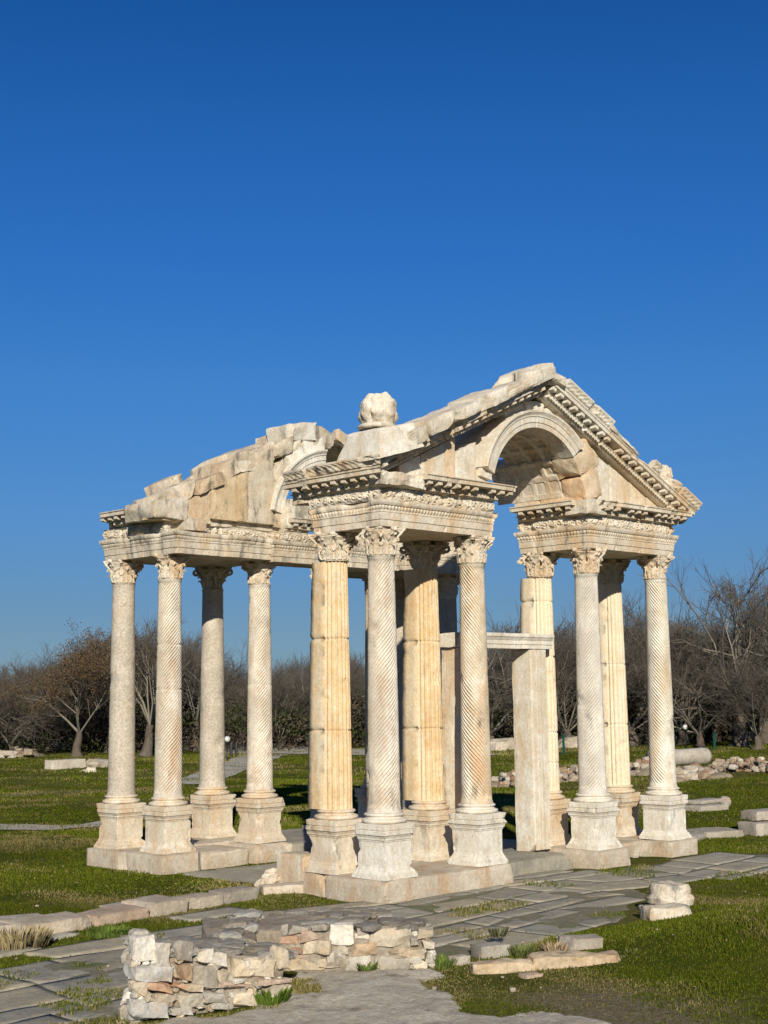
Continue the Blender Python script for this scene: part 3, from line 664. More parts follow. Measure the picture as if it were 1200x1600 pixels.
rake_blocks([(.05, .62, -.78, .1, .24, .56, 60, .12), (.60, 1.30, -.84, .2, .30, .60, 61, .13), (1.28, 2.25, -.80, .3, .32, .56, 62, .12), (2.2, 3.0, -.83, .3, .30, .60, 63, .12)], M_rough, 'broken_sima')
mb = MB(); prism(mb, 2.95, 4.05, -.82, .25, rz(2.95)+.33, rz(4.05)+.33, rz(2.95)+.55, rz(4.05)+.58, seed=64, chip=.12, bites=3, amp=.03)
prism(mb, 3.78, 4.62, -.80, .35, rz(3.78)+.33, rz(4.62)+.33, 10.12, 10.46, seed=65, chip=.07, bites=10, amp=.03, res=.05); prism(mb, 4.56, 5.0, -.78, .3, 10.02, 9.95, 10.46, 10.18, seed=67, chip=.08, bites=5, amp=.03, res=.05); mb.build('ridge_block', M_rough, gate)
mb = MB(); prism(mb, 6.62, 7.75, -.76, 0, rz(6.62)+.33, rz(7.75)+.33, rz(6.62)+.52, rz(7.75)+.44, seed=66, chip=.12, bites=5, amp=.03); mb.build('broken_sima', M_rough, gate)

# tympanum slabs, front
def tymp(lst, y0, y1, mat, name='tympanum'):
    for k, (u0, u1, zb, gap, tint, sd_) in enumerate(lst):
        mb = MB(); prism(mb, u0+.006, u1-.006, y0+.03*random.Random(sd_).random(), y1, zb, zb, rz(u0)-gap, rz(u1)-gap, seed=sd_, chip=.03, amp=.012, res=.07, c=tint); mb.build(name, mat, gate)
tymp([(.30, .92, ZF+.25, .05, (1, .98, .95), 71), (.92, 1.62, ZF+.25, .04, (.97, .99, 1), 72), (1.62, 1.95, ZF+.25, .04, (.95, .80, .66), 73), (1.95, 2.62, ZT-.04, .35, (1, 1, 1), 74),
      (6.75, 7.25, ZT-.04, .10, (.98, 1, 1), 75), (7.25, 8.05, ZT-.04, .06, (1, .97, .92), 76), (8.05, 8.75, ZT-.04, .04, (1, .92, .82), 77), (8.75, 9.25, ZT-.04, .02, (1, .95, .88), 78)], -.24, .25, M_slab)
# arch: archivolt, broken voussoirs, coffered vault, springer stones
AC, AZ, AR = 4.60, 7.42, 1.63
AVOL = [(AR,.15),(AR,-.33),(AR+.01,-.335),(AR+.11,-.34),(AR+.115,-.36),(AR+.235,-.365),(AR+.24,-.385),(AR+.27,-.39),(AR+.31,-.42),(AR+.33,-.44),(AR+.37,-.445),(AR+.375,-.42),(AR+.39,.1)]
def archivolt(a0, a1, v0, seed, sgn=1, joints=7):
    pr = np.array(AVOL); n = 90; rws = []
    js = [a0+(a1-a0)*k/joints for k in range(1, joints)]
    for t in np.linspace(0, 1, n):
        a = R(a0+(a1-a0)*t); dip = sum(math.exp(-((R(j)-a)/.006)**2) for j in js)*.014
        r = pr[:, 0]-dip*(pr[:, 0] > AR+.02); vv = v0+sgn*(pr[:, 1]+dip*(pr[:, 1] < 0))
        rws.append(np.stack([AC+r*cos(a), vv, AZ+r*sin(a)], -1))
    P = np.array(rws); d = (fbm(P*3.1, seed, 3)-.5)*.02-np.maximum(0, fbm(P*1.7+3, seed+2, 3)-.63)*.35*(pr[:, 0] > AR+.2)[None]
    P[..., 1] -= sgn*d
    mb = MB(); mb.grid(P); mb.add(P[0], [tuple(range(len(pr)))]); mb.add(P[-1], [tuple(range(len(pr)))]); return mb
archivolt(163, 44, 0, 81).build('arch', M_slab, gate)
def voussoir(mb, a0, a1, r0, r1, y0, y1, seed, c=(1, 1, 1), chip=.09):
    q = lambda a, r, y: (AC+r*cos(R(a)), y, AZ+r*sin(R(a)))
    stone(mb, [q(a0,r0,y0), q(a0,r1,y0), q(a0,r1,y1), q(a0,r0,y1), q(a1,r0,y0), q(a1,r1,y0), q(a1,r1,y1), q(a1,r0,y1)], res=.07, amp=.03, chip=chip, seed=seed, c=c, bites=2)
for k, (a0, a1, r1, tint) in enumerate([(45, 25, 2.50, (.95, .85, .74)), (27, 8, 2.42, (1, .87, .76))]):
    mb = MB(); voussoir(mb, a0, a1, AR-.01, r1, -.34, .36, 85+k, tint, .14); mb.build('voussoir', M_slab, gate)
for k, (a0, a1, r1) in enumerate([(120, 100, 2.28), (99, 80, 2.3), (79, 60, 2.25)]):
    mb = MB(); voussoir(mb, a0, a1, AR+.30, r1, -.22, .5, 95+k); mb.build('voussoir', M_rough, gate)
def vault(v0, seed, a0=4, a1=176, depth=2.0, sgn=1):
    na, nv = 130, 64; A = np.radians(np.linspace(a0, a1, na))[:, None]; T = np.linspace(0, 1, nv)[None]
    dep = depth*(.93+.14*(fbm(np.stack([A*2.2, 0*A, 0*A], -1), seed, 3)-.3)); Vv = T*dep
    ca_ = (A*AR/.40) % 1.0; cv_ = ((Vv+.06)/.40) % 1.0
    rim = np.minimum(np.minimum(ca_, 1-ca_), np.minimum(cv_, 1-cv_)); low = smooth(R(20), R(42), A); rec = .055*smooth(.12, .2, rim)*(.25+.75*low)
    rr_ = np.hypot(ca_-.5, cv_-.5); ros = low*.045*np.exp(-(rr_/.16)**2)*(.6+.4*np.cos(5*np.arctan2(cv_-.5, ca_-.5)))
    P_ = np.stack([A+0*T, Vv, 0*A+0*T], -1); r = AR-.005+rec-ros+.012*(fbm(P_*np.array([9, 9, 1]), seed, 3)-.5)
    v0 = v0+.62*(A < R(45.5))
    P = np.stack([AC+r*np.cos(A), v0+sgn*Vv+0*A, AZ+r*np.sin(A)], -1)
    Q = np.stack([AC+(AR+.32+.06*fbm(P_*4, seed+3))*np.cos(A), v0+sgn*Vv+0*A, AZ+(AR+.32)*np.sin(A)+0*T], -1)
    mb = MB(); mb.grid(P); mb.grid(Q)
    for e in (0, -1): mb.grid(np.stack([P[:, e], Q[:, e]], 1)); mb.grid(np.stack([P[e], Q[e]], 1))
    return mb
vault(-.28, 88, 12, 168).build('coffered_vault', M_rough, gate)
mb = MB(); prism(mb, 6.20, 7.0, -.22, 1.0, ZT-.05, ZT-.05, 7.86, 8.1, seed=91, chip=.05, c=(.95, .78, .62)); mb.build('springer', M_slab, gate)
mb = MB(); prism(mb, 6.20, 7.2, 1.0, 1.75, ZT-.05, ZT-.05, 7.86, 8.1, seed=92, chip=.06, c=(.95, .88, .78)); mb.build('springer', M_slab, gate)
mb = MB(); prism(mb, 2.35, 2.99, -.20, 1.6, ZT-.05, ZT-.05, 8.05, 7.84, seed=93, chip=.06); mb.build('springer', M_slab, gate)
# acroteria
mb = MB(); stone(mb, [(-.80,-.78,7.72),(.46,-.78,8.10),(.50,.45,8.05),(-.74,.55,7.72),(-.62,-.60,8.36),(.36,-.58,8.60),(.36,.25,8.58),(-.60,.28,8.38)], res=.07, seed=101, chip=.05, amp=.015)
ab = mb.build('acroterion_base', M_white, gate)
def leafball(cx, cy, cz, r, seed):
    mb = MB(); n = 96; th = np.linspace(0, 2*pi, n, endpoint=False)[:, None]; ph = np.linspace(-.45*pi, .5*pi, 44)[None]
    rr_ = r*(1+.12*np.abs(np.cos(th*4))**.6*np.cos(ph)-.10*np.abs(np.sin(ph*4.5+1.5*np.abs(np.cos(th*4))))*np.cos(ph)-.08*np.exp(-(np.cos(th*4)/.12)**2)*(ph < .9))
    P = np.stack([np.cos(ph)**.75*np.cos(th)*rr_, np.cos(ph)**.75*np.sin(th)*rr_, np.sin(ph)*rr_*.92+0*th], -1)
    P = P*(1+.42*(fbm(P*4+seed, seed, 4)-.5))[..., None]+np.array([cx, cy, cz]); mb.grid(P, cu=True)
    lathe(mb, [(0, cz-r*.95), (r*1.0, cz-r*.95), (r*1.05, cz-r*.82), (r*.9, cz-r*.7), (r*.6, cz-r*.6)], cx, cy, 24); mb.wear(.025, 6, seed); return mb
leafball(-.17, -.12, 8.80, .37, 5).build('acroterion', M_rough, gate, True)['label'] = 'rounded leaf carved acroterion'
mb = MB(); blk(mb, 9.30, 9.72, -.35, .15, 8.0, 8.75, seed=103, chip=.10, bites=5, amp=.03); 
k = leafball(9.55, -.12, 8.55, .27, 8); mb.merge(k); mb.build('acroterion', M_cream, gate)['label'] = 'small broken acroterion behind the right rake'

# west pediment, seen from inside
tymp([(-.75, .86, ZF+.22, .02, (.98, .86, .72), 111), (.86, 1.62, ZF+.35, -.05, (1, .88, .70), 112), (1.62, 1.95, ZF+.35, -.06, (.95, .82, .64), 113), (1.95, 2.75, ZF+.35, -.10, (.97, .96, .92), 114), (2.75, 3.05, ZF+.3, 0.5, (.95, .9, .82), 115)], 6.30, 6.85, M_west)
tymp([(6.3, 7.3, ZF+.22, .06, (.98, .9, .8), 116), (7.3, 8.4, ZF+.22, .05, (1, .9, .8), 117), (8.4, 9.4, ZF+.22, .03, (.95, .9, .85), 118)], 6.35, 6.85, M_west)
def wrake(lst):
    for k, (u0, u1, y0, y1, t0, t1, sd_, ch, tint) in enumerate(lst):
        mb = MB(); c8 = []
        for t in (t0, t1):
            for (uu, yy) in ((u0, y0), (u1, y0), (u1, y1), (u0, y1)): c8.append((uu, yy, rz(uu)+t/ca+(.04 if yy == y0 else 0)))
        r_ = random.Random(sd_); tw = [r_.uniform(-.07, .07) for _ in range(8)]
        c8 = [(x+tw[i]*.6, y, z+tw[i]) for i, (x, y, z) in enumerate(c8)]
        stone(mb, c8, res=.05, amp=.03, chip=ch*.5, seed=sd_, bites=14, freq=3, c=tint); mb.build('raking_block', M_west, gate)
wrake([(-.72, .46, 6.38, 7.3, -.04, .34, 121, .12, (1.05, 1.03, 1)), (-.10, .40, 7.32, 8.1, -.04, .18, 128, .12, (1.0, .97, .93)), (.46, 1.20, 6.22, 7.3, -.05, .24, 122, .16, (.95, .83, .70)), (1.16, 1.62, 6.34, 7.4, -.02, .42, 147, .16, (1.04, 1.0, .95)), (.45, 1.0, 7.36, 8.4, -.04, .40, 129, .12, (1.02, .98, .92)), (1.02, 1.7, 7.46, 8.3, -.04, .27, 148, .12, (.98, .93, .86)),
 (1.64, 2.18, 6.30, 7.5, -.05, .30, 123, .16, (1.05, 1.03, 1)), (1.75, 2.4, 7.52, 8.4, -.02, .44, 149, .12, (1, .97, .92)), (2.2, 2.80, 6.34, 8.0, -.05, .46, 143, .16, (.96, .92, .86)), (2.78, 3.30, 6.22, 7.7, -.02, .36, 124, .16, (1, .98, .93)), (3.28, 3.7, 6.3, 7.7, -.02, .52, 150, .14, (1.04, 1.02, .98)), (4.9, 6.8, 6.4, 8.8, 0, .35, 125, .12, (1, 1, 1)), (6.8, 8.6, 6.4, 8.8, 0, .35, 126, .12, (1, 1, 1)), (8.6, 10.0, 6.4, 8.8, 0, .33, 127, .12, (1, 1, 1))])
frame(cornice_mb(1.0, 0, 0, 32, []), (XL[0], 7.55, ZK+.02), Y_, nX, Z_).build('cornice', M_west, gate)
mb = MB(); prism(mb, -.80, .12, 6.22, 7.5, ZF+.24, ZF+.24, 7.70, 7.86, seed=144, chip=.06, bites=10, amp=.03, res=.05); mb.build('corner_block', M_west, gate)
mb = MB(); blk(mb, .02, .62, 6.15, 7.0, ZF+.02, ZF+.30, seed=145, chip=.06, bites=5); mb.build('corner_block', M_west, gate)
frame(cornice_mb(.72, 0, 0, 34, [(.0, .6)], chip=1.3), (XL[0]+.02, 1.40, ZK-.02), Y_, nX, Z_).build('cornice', M_west, gate)['label'] = 'brown broken cornice fragment at the left side'
mb = MB(); blk(mb, XL[0]-.08, .55, 1.45, 2.15, ZK-.12, ZT+.12, seed=146, chip=.07, bites=9, amp=.03, c=(.95, .85, .74)); mb.build('cornice_core', M_west, gate)
frame(cornice_mb(.75, 0, 0, 33, []), (3.0, 6.28, ZF+.20), X_, nY, Z_).build('cornice', M_west, gate)
mb = MB(); blk(mb, XL[0], 3.0, 6.45, RW1, ZF+.2, ZF+.42, seed=131, chip=.08, bites=8); mb.build('cornice_core', M_west, gate)
mb = MB(); blk(mb, 2.98, 3.95, 6.05, 6.9, ZF+.26, ZF+1.0, seed=132, chip=.05, bites=3, c=(1.12, 1.14, 1.14)); mb.build('springer', M_west, gate)
archivolt(170, 96, 6.62, 83, 1, 5).build('arch', M_white, gate)
mb = MB()
for k, (a0, a1, r1) in enumerate([(166, 150, 2.2), (149, 133, 2.25)]): voussoir(mb, a0, a1, AR+.25, r1, 6.35, 7.0, 135+k)
mb.build('voussoir', M_west, gate)
for k, (a0, a1, r1) in enumerate([(132, 114, 2.3), (113, 95, 2.35)]):
    mb = MB(); voussoir(mb, a0, a1, AR+.2, r1, 6.3, 7.1, 138+k); mb.build('voussoir', M_white, gate)
mb = MB(); prism(mb, 3.15, 4.1, 6.2, 7.2, 9.50, 9.58, 9.92, 10.10, seed=141, chip=.09, amp=.03, bites=9, res=.05); mb.build('ridge_block', M_white, gate)
mb = MB(); prism(mb, 4.02, 4.75, 6.3, 7.3, 9.45, 9.45, 10.02, 9.98, seed=142, chip=.06, amp=.03, bites=5, c=(.9, .88, .85)); mb.build('ridge_block', M_west, gate)

# plinths, sills, doorway
def plinth(x0, x1, y0, y1, z0, z1, seed, mat=M_plinth, **k):
    mb = MB(); blk(mb, x0, x1, y0, y1, z0, z1, seed=seed, res=.09, amp=.018, chip=k.pop('chip', .055), bites=4, **k); return mb.build('plinth', mat, gate)
plinth(-.52, 3.18, -.50, 1.12, -.5, 0.0, 151); plinth(-.45, 3.18, 1.13, 1.80, -.5, -.005, 150)
plinth(6.00, 7.10, -.56, 1.9, -.5, -.03, 152); plinth(8.72, 9.86, -.56, 1.9, -.5, -.05, 153); plinth(7.12, 8.70, .2, 1.9, -.5, -.06, 154)
plinth(3.2, 5.98, .12, 1.9, -.5, -.10, 155, M_floor)
plinth(-.66, .52, 6.08, 7.4, -.5, 0.0, 156); plinth(-.64, .55, 7.42, 9.08, -.5, -.02, 157); plinth(.54, 2.0, 6.20, 7.4, -.5, -.04, 158, chip=.1); plinth(2.02, 3.2, 6.12, 7.4, -.5, 0.0, 159, chip=.09); plinth(.57, 3.2, 7.42, 9.05, -.5, 0.0, 160)
plinth(3.22, 6.0, 6.3, 9.0, -.5, -.08, 161, M_floor); plinth(6.02, 9.85, 6.15, 9.05, -.5, 0.0, 162)
def jamb(x0, x1, y0, y1, z0, z1, seed, face):
    mb = MB(); blk(mb, x0, x1, y0, y1, z0, z1, seed=seed, res=.08, amp=.010, chip=.035, bites=3)
    if face:
        for k, (a, b, d) in enumerate([(.06, .16, .03), (.20, .26, .045), (.30, .44, .06)]):
            mb.box((x0+a*(x1-x0)/.5, y0-d, z0+.05), (x0+b*(x1-x0)/.5, y0+.02, z1-.01))
    return mb.build('door_jamb', M_slab if face else M_cream, gate)
jamb(5.45, 6.02, .80, 1.32, -.1, 4.33, 171, True); jamb(3.10, 3.66, .80, 1.32, -.1, 4.33, 172, False)
mb = MB(); pr = [(0,0),(0,.09),(.02,.095),(.02,.18),(.03,.185),(.06,.24),(.08,.26),(.08,.33)]
blk(mb, 3.0, 6.25, .82, 1.30, 4.335, 4.66, seed=173, res=.07, chip=.04, bites=4)
P = np.array([[(s, .80-o-.025*max(0, vnoise(np.array([s*3., 1, 1]), 5)-.55)*3, 4.335+z) for o, z in pr] for s in np.linspace(3.0, 6.25, 60)]); mb.grid(P); mb.wear(.006, 8, 4)
mb.build('door_lintel', M_white, gate)

# ------------------------------------------------------------------ loose stones round the gateway
def loose(name, mat, label, cat, fn, group=None, smooth_=False):
    mb = MB(); fn(mb); return mb.tagbuild(name, mat, label, cat, group, smooth_)
def oriented(p, q, depth, z0, z1, **k):
    """block whose near face runs from p to q on the ground, going back away from the camera"""
    p, q = np.array(p[:2]), np.array(q[:2]); d = q-p; n = np.array([-d[1], d[0]]); n = n/np.linalg.norm(n)
    if n @ (p-CAM[:2]) < 0: n = -n
    a, b, c_, d_ = p, q, q+n*depth, p+n*depth
    return lambda mb: stone(mb, [(*a, z0), (*b, z0), (*c_, z0), (*d_, z0), (*a, z1), (*b, z1), (*c_, z1), (*d_, z1)], **k)
loose('stone_block', M_plinth, 'blue grey worn marble block left of the nearest plinth corner', 'stone block', oriented(at(431, 1386), at(470, 1389), .55, -.42, .27, seed=201, chip=.06, bites=2, c=(.95, 1.0, 1.05)), 'blocks beside the front plinth')
loose('stone_block', M_plinth, 'tan stained marble block standing against the nearest plinth corner', 'stone block', oriented(at(472, 1389), at(521, 1384), .55, -.42, .24, seed=202, chip=.06, bites=2, c=(1.05, .92, .78)), 'blocks beside the front plinth')
loose('stone_block', M_plinth, 'flat grey stone under the pair of blocks beside the nearest plinth', 'stone block', oriented(at(410, 1398), at(522, 1392), .5, -.45, -.24, seed=203, chip=.07, bites=3), 'blocks beside the front plinth')
def few(mb):
    rng = random.Random(3)
    for k in range(9):
        p = at(rng.uniform(414, 436), rng.uniform(1376, 1390)); boulder(mb, p[0], p[1], -.36+rng.uniform(0, .14), rng.uniform(.12, .2), rng.uniform(.12, .2), rng.uniform(.08, .16), seed=k, n=6, c=rng.choice([(1, 1, 1), (.8, .76, .7), (1.1, 1.05, 1)]))
loose('rubble_heap', M_rough, 'small heap of white broken stones at the left end of the blue grey block', 'rubble', few)
kerbs = [(-60, 38, 1466, 1463, .8), (40, 150, 1467, 1450, .85), (153, 238, 1449, 1434, .7), (240, 300, 1432, 1422, .9), (302, 352, 1421, 1413, .6), (354, 408, 1412, 1403, .5)]
kl = ['pale kerb block cut off by the left edge of the photo', 'longest pale kerb block, second from the left in the kerb row', 'reddish broken kerb block in the middle of the kerb row', 'wide kerb block right of the reddish broken one', 'short kerb block second from the right end of the row', 'grey kerb block at the right end of the row near the gateway']
for k, (x0, x1, y0, y1, dp) in enumerate(kerbs):
    tint = [(1.05, 1, .95), (1.12, 1.05, .95), (1.05, .9, .8), (1.05, 1, .92), (1, .95, .88), (.75, .74, .72)][k]
    loose('kerb_stone', M_kerb, kl[k], 'kerb stone', oriented(at(x0, y0), at(x1-2, y1), dp, -.52, -.21+.02*(k % 2), seed=210+k, chip=.06, bites=3, amp=.02, c=tint), 'kerb stones along the grass')
for k, (x0, x1, y0, y1, lab) in enumerate([(5, 75, 1440, 1433, 'thin flat slab sunk in grass behind the longest kerb block'), (180, 225, 1421, 1413, 'thin flat slab sunk in grass behind the reddish kerb block'), (296, 330, 1407, 1402, 'small flat slab sunk in grass behind the right kerb blocks')]):
    loose('flat_slab', M_kerb, lab, 'slab', oriented(at(x0, y0), at(x1, y1), .45, -.5, -.355, seed=220+k, chip=.06, bites=2), 'flat slabs in the grass behind the kerb')
# right foreground stones
loose('stone_beam', M_kerb, 'long ochre broken stone beam lying in the foreground grass', 'stone beam', lambda mb: [oriented(at(738, 1522), at(842, 1518), .36, -.5, -.27, seed=230, chip=.06, bites=16, amp=.05, c=(1.2, 1.04, .82), freq=4, res=.04, cvar=.3)(mb), oriented(at(832, 1518), at(978, 1512), .42, -.5, -.215, seed=237, chip=.07, bites=18, amp=.05, c=(1.22, 1.06, .84), freq=4, res=.04, cvar=.3)(mb)])
loose('stone_block', M_kerb, 'grey stone block left of the dry tuft behind the long beam', 'stone block', oriented(at(752, 1499), at(800, 1494), .4, -.5, -.22, seed=231, chip=.06, bites=3, c=(.85, .86, .86)), 'grey stones behind the long beam')
loose('stone_block', M_kerb, 'dark grey stone block at the right behind the long beam', 'stone block', oriented(at(880, 1489), at(944, 1487), .45, -.5, -.20, seed=232, chip=.06, bites=3, c=(.85, .84, .82)), 'grey stones behind the long beam')
loose('flat_slab', M_kerb, 'pinkish flat stone in grass just in front of the long beam', 'slab', oriented(at(822, 1530), at(852, 1526), .22, -.5, -.34, seed=233, chip=.05, c=(1.1, .95, .85)))
loose('stone_block', M_kerb, 'small pale stone at the left end of the long beam', 'stone block', oriented(at(712, 1510), at(738, 1506), .2, -.5, -.27, seed=234, chip=.05, c=(1.1, 1.08, 1.05)))
def colbase(mb):
    c_ = (at(1018, 1440)+at(1086, 1428))/2; x, y = c_[0]+.22, c_[1]+.22
    oriented(at(1016, 1445), at(1086, 1441), .5, -.55, -.13, seed=235, chip=.10, bites=18, res=.04, amp=.05, freq=4)(mb)
    k = MB(); lathe(k, [(0, -.2), (.37, -.2), (.385, -.12), (.36, -.09), (.325, -.06), (.33, .02), (.31, .07), (.29, .11), (0, .12)], x+.02, y+.02, 48); k.wear(.07, 2.6, 5); k.wear(.02, 11, 6); mb.merge(k)
loose('column_stump', M_west, 'worn white column base stump at the grassy edge of the paving', 'column stump', colbase)
# things beyond the gateway on the right
def drum(mb):
    a, b = at(1018, 1197), at(1104, 1193); d = (b-a)/np.linalg.norm(b-a); r = .42
    t = np.linspace(0, 1, 26); P = [a+(b-a)*q+np.array([0, 0, r-.05]) for q in t]
    tube(mb, [P[0], *P, P[-1]], [.01]+[r*(1+.02*math.sin(q*9)) for q in t]+[.01], 26); mb.wear(.03, 3, 7)
loose('column_drum', M_kerb, 'fallen grey column drum lying on grass right of the gateway', 'column drum', drum, None, True)
loose('carved_block', M_kerb, 'low stack of grey moulded slabs in grass right of the gateway', 'stone slabs', lambda mb: [oriented(at(1095, 1269), at(1140, 1265), .7, -.45, -.22, seed=240, chip=.05)(mb), oriented(at(1097, 1267), at(1132, 1263), .55, -.21, -.08, seed=241, chip=.04)(mb), boulder(mb, *(at(1133, 1260)+np.array([0, 0, .15])), .3, .18, .16, seed=4, rot=.8)])
loose('flat_slab', M_kerb, 'wide flat pale slab in grass near the right edge of the photo', 'slab', oriented(at(1100, 1309), at(1164, 1305), 1.1, -.5, -.26, seed=242, chip=.06, bites=4, c=(.9, .9, .85)))
loose('flat_slab', M_kerb, 'small flat stone beside the wide pale slab in the right grass', 'slab', oriented(at(1088, 1314), at(1106, 1308), .5, -.5, -.28, seed=243, chip=.05))
loose('stone_block', M_kerb, 'stepped grey stone block cut by the right edge of the photo', 'stone block', lambda mb: [oriented(at(1182, 1305), at(1240, 1301), .8, -.5, -.10, seed=244, chip=.05)(mb), oriented(at(1184, 1303), at(1240, 1299), .7, -.09, .18, seed=245, chip=.08, bites=4)(mb)])
def rubble_row(x0, x1, y0, y1, n, sz, seed, bank=0):
    def f(mb):
        rng = random.Random(seed); ea, eb = at(x0, y0), at(x1, y1); ln_ = np.linalg.norm(eb-ea); nb = max(3, int(ln_/.8))
        for k in range(nb+1):
            p = ea+(eb-ea)*k/nb; boulder(mb, p[0], p[1], -.46, .9, .9, .22+.12*bank*rng.random(), seed=k % 30, n=7, c=np.array((.30, .25, .18))*rng.uniform(.85, 1.1), lump=.3)
        for k in range(n):
            q = rng.random(); p = at(x0+(x1-x0)*q, y0+(y1-y0)*q+rng.uniform(-4, 3))
            s = sz*rng.uniform(.5, 1.3); tint = np.array(rng.choice([(.42, .36, .28), (.36, .27, .19), (.30, .26, .22), (.50, .45, .38), (.34, .22, .15)]))*rng.uniform(.8, 1.1)
            boulder(mb, p[0]+rng.uniform(-.3, .3), p[1]+rng.uniform(-.3, .3), -.36+rng.random()*bank*.6*(k % 3)/2+s*.3, s, s*.8, s*.62, seed=rng.randrange(50), n=6, c=tint, rot=rng.random()*3)
    return f
loose('rubble_wall', M_rubble, 'low rubble wall running behind the right hand columns', 'rubble wall', rubble_row(778, 1010, 1228, 1209, 330, .19, 1, .7))
loose('rubble_wall', M_rubble, 'short pinkish rubble wall right of the rightmost column', 'rubble wall', rubble_row(1046, 1112, 1221, 1214, 90, .24, 2, .5))
loose('rubble_heap', M_rubble, 'heap of reddish rubble on a bank at the right edge of the photo', 'rubble', rubble_row(1118, 1260, 1203, 1205, 220, .18, 3, .7))
loose('rubble_heap', M_rubble, 'heap of white stones under the trees at the left edge', 'rubble', rubble_row(-40, 48, 1183, 1181, 46, .3, 4, .4))
loose('rubble_heap', M_rubble, 'scatter of white stones beyond the gravel road', 'rubble', rubble_row(425, 495, 1161, 1158, 110, .28, 5, .2))
loose('stone_beam', M_kerb, 'long white topped stone beam lying in the far left grass', 'stone beam', oriented(at(81, 1204), at(134, 1201), .7, -.5, .12, seed=250, chip=.06, c=(1.3, 1.3, 1.25)))
loose('stone_block', M_kerb, 'rounded grey boulder right of the long white stone beam', 'boulder', lambda mb: boulder(mb, *at(158, 1200), .7, .5, .45, seed=6, c=(.9, .88, .8)))
loose('stone_block', M_kerb, 'small white broken block in front of the rounded grey boulder', 'stone block', lambda mb: [boulder(mb, *at(143, 1207), .28, .25, .26, seed=7, c=(1.6, 1.6, 1.5)), boulder(mb, *at(134, 1206), .3, .2, .12, seed=8, c=(1.3, 1.3, 1.2))])
for k, (x, y, s, lab) in enumerate([(95, 1170, .8, 'grey boulder among shrubs left of the oak'), (785, 1172, 1.3, 'pale boulder seen between door jamb and right spiral column of the near pair'), (895, 1168, 1.2, 'pale boulder seen beside the fluted right pier'), (1058, 1158, 1.0, 'grey boulder behind the globe lamp'), (1180, 1158, 1.3, 'wide grey boulder under the right edge trees'), (372, 1158, .8, 'white boulder left of the spiral column near the path')]):
    p = at(x, y); loose('boulder', M_kerb, lab, 'boulder', lambda mb: boulder(mb, p[0], p[1], -.35, s, s*.7, s*.55, seed=k+20, n=7, c=(1.15, 1.12, 1.05)), 'boulders by the wood')

# plain painted things
def flatmat(name, c, rough=.6, nz=.2):
    m, t, b = newmat(name); g = nd(t, 'ShaderNodeTexCoord'); k = ramp(t, noise(t, g.outputs['Object'], 9, 4), .3, .7, 1-nz, 1+nz)
    t.links.new(mix(t, 1.0, c, k, 'MULTIPLY'), b.inputs['Base Color']); b.inputs['Roughness'].default_value = rough; return m
M_black = flatmat('black_painted_metal', (.02, .02, .02), .5); M_globe = flatmat('clear_grey_globe', (.55, .55, .52), .15); M_green = flatmat('green_painted_metal', (.01, .07, .05), .5)
def lamp_post(x, y, h, label):
    p = at(x, y); e = empty('lamp_post', (p[0], p[1], -.42)); tag(e, label, 'lamp post', 'globe lamps on the lawn')
    mb = MB(); lathe(mb, [(0, 0), (.10, 0), (.10, .04), (.05, .05), (.05, h-.25), (.09, h-.24), (.09, h-.2), (0, h-.2)], n=12); mb.build('post', M_black, e, True)
    mb = MB(); lathe(mb, [(.17*sin(a), h-.05-.17*cos(a)) for a in np.linspace(0, pi, 12)], n=16); mb.build('globe', M_globe, e, True)
lamp_post(1072, 1171, 1.45, 'black lamp post with a pale globe right of the gateway'); lamp_post(355, 1191, 1.35, 'black lamp post with a pale globe left of the side path')
for k, (x, y, h, lab) in enumerate([(1117, 1174, 1.15, 'dark green post leaning beside the globe lamp, rightmost of its kind'), (881, 1179, 1.2, 'dark green post seen right of the door jamb')]):
    p = at(x, y); mb = MB(); mb.box((-.05, -.05, 0), (.05, .05, h)); mb.box((-.06, -.06, h), (.06, .06, h+.03)); mb.box((-.09, -.09, 0), (.09, .09, .04)); mb.V = [v+np.array([p[0], p[1], -.42]) for v in mb.V]; mb.tagbuild('fence_post', M_green, lab, 'post', 'green posts on the lawn')
for k, (x, y) in enumerate([(361, 1182), (369, 1181)]):
    p = at(x, y); mb = MB(); lathe(mb, [(0, 0), (.09, 0), (.09, .8), (.07, .85), (0, .85)], n=10); mb.V = [v+np.array([p[0], p[1], -.42]) for v in mb.V]
    mb.tagbuild('bollard', M_black, ['left one of two dark bollards beside the path', 'right one of two dark bollards beside the path'][k], 'bollard', 'bollards beside the path')

# ------------------------------------------------------------------ rubble wall in the foreground
def on_line(px, py, A, B):
    """point where a sight line meets the upright plane through A and B"""
    v = ray(px, py); d = np.array(B)-np.array(A); n = np.array([-d[1], d[0]]); t = (n @ (np.array(A)-CAM[:2]))/(n @ v[:2]); return CAM+v*t
wall = empty('rubble_masonry_wall', (-6.5, -4.0, -.4)); tag(wall, 'low ruined wall of white, grey and brick red rubble in the foreground', 'rubble wall')
def wpart(mb, name, mat): 
    mb.V = [v-np.array([-6.5, -4.0, -.4]) for v in mb.V]; return mb.build(name, mat, wall)
A1, B1 = (-9.02, -4.78), (-6.83, -5.12); A2, B2 = (-5.45, -4.10), (-4.22, -5.22); A3, B3 = (-6.2, -2.6), (-5.42, -4.15)
core = MB()
stone(core, [(-8.86,-4.72,-.6),(-6.86,-5.06,-.6),(-6.55,-4.0,-.6),(-8.1,-3.6,-.6),(-8.84,-4.70,.40),(-6.86,-5.04,.07),(-6.5,-4.0,.08),(-8.05,-3.65,.30)], res=.07, amp=.05, chip=.10, seed=301, bites=6)
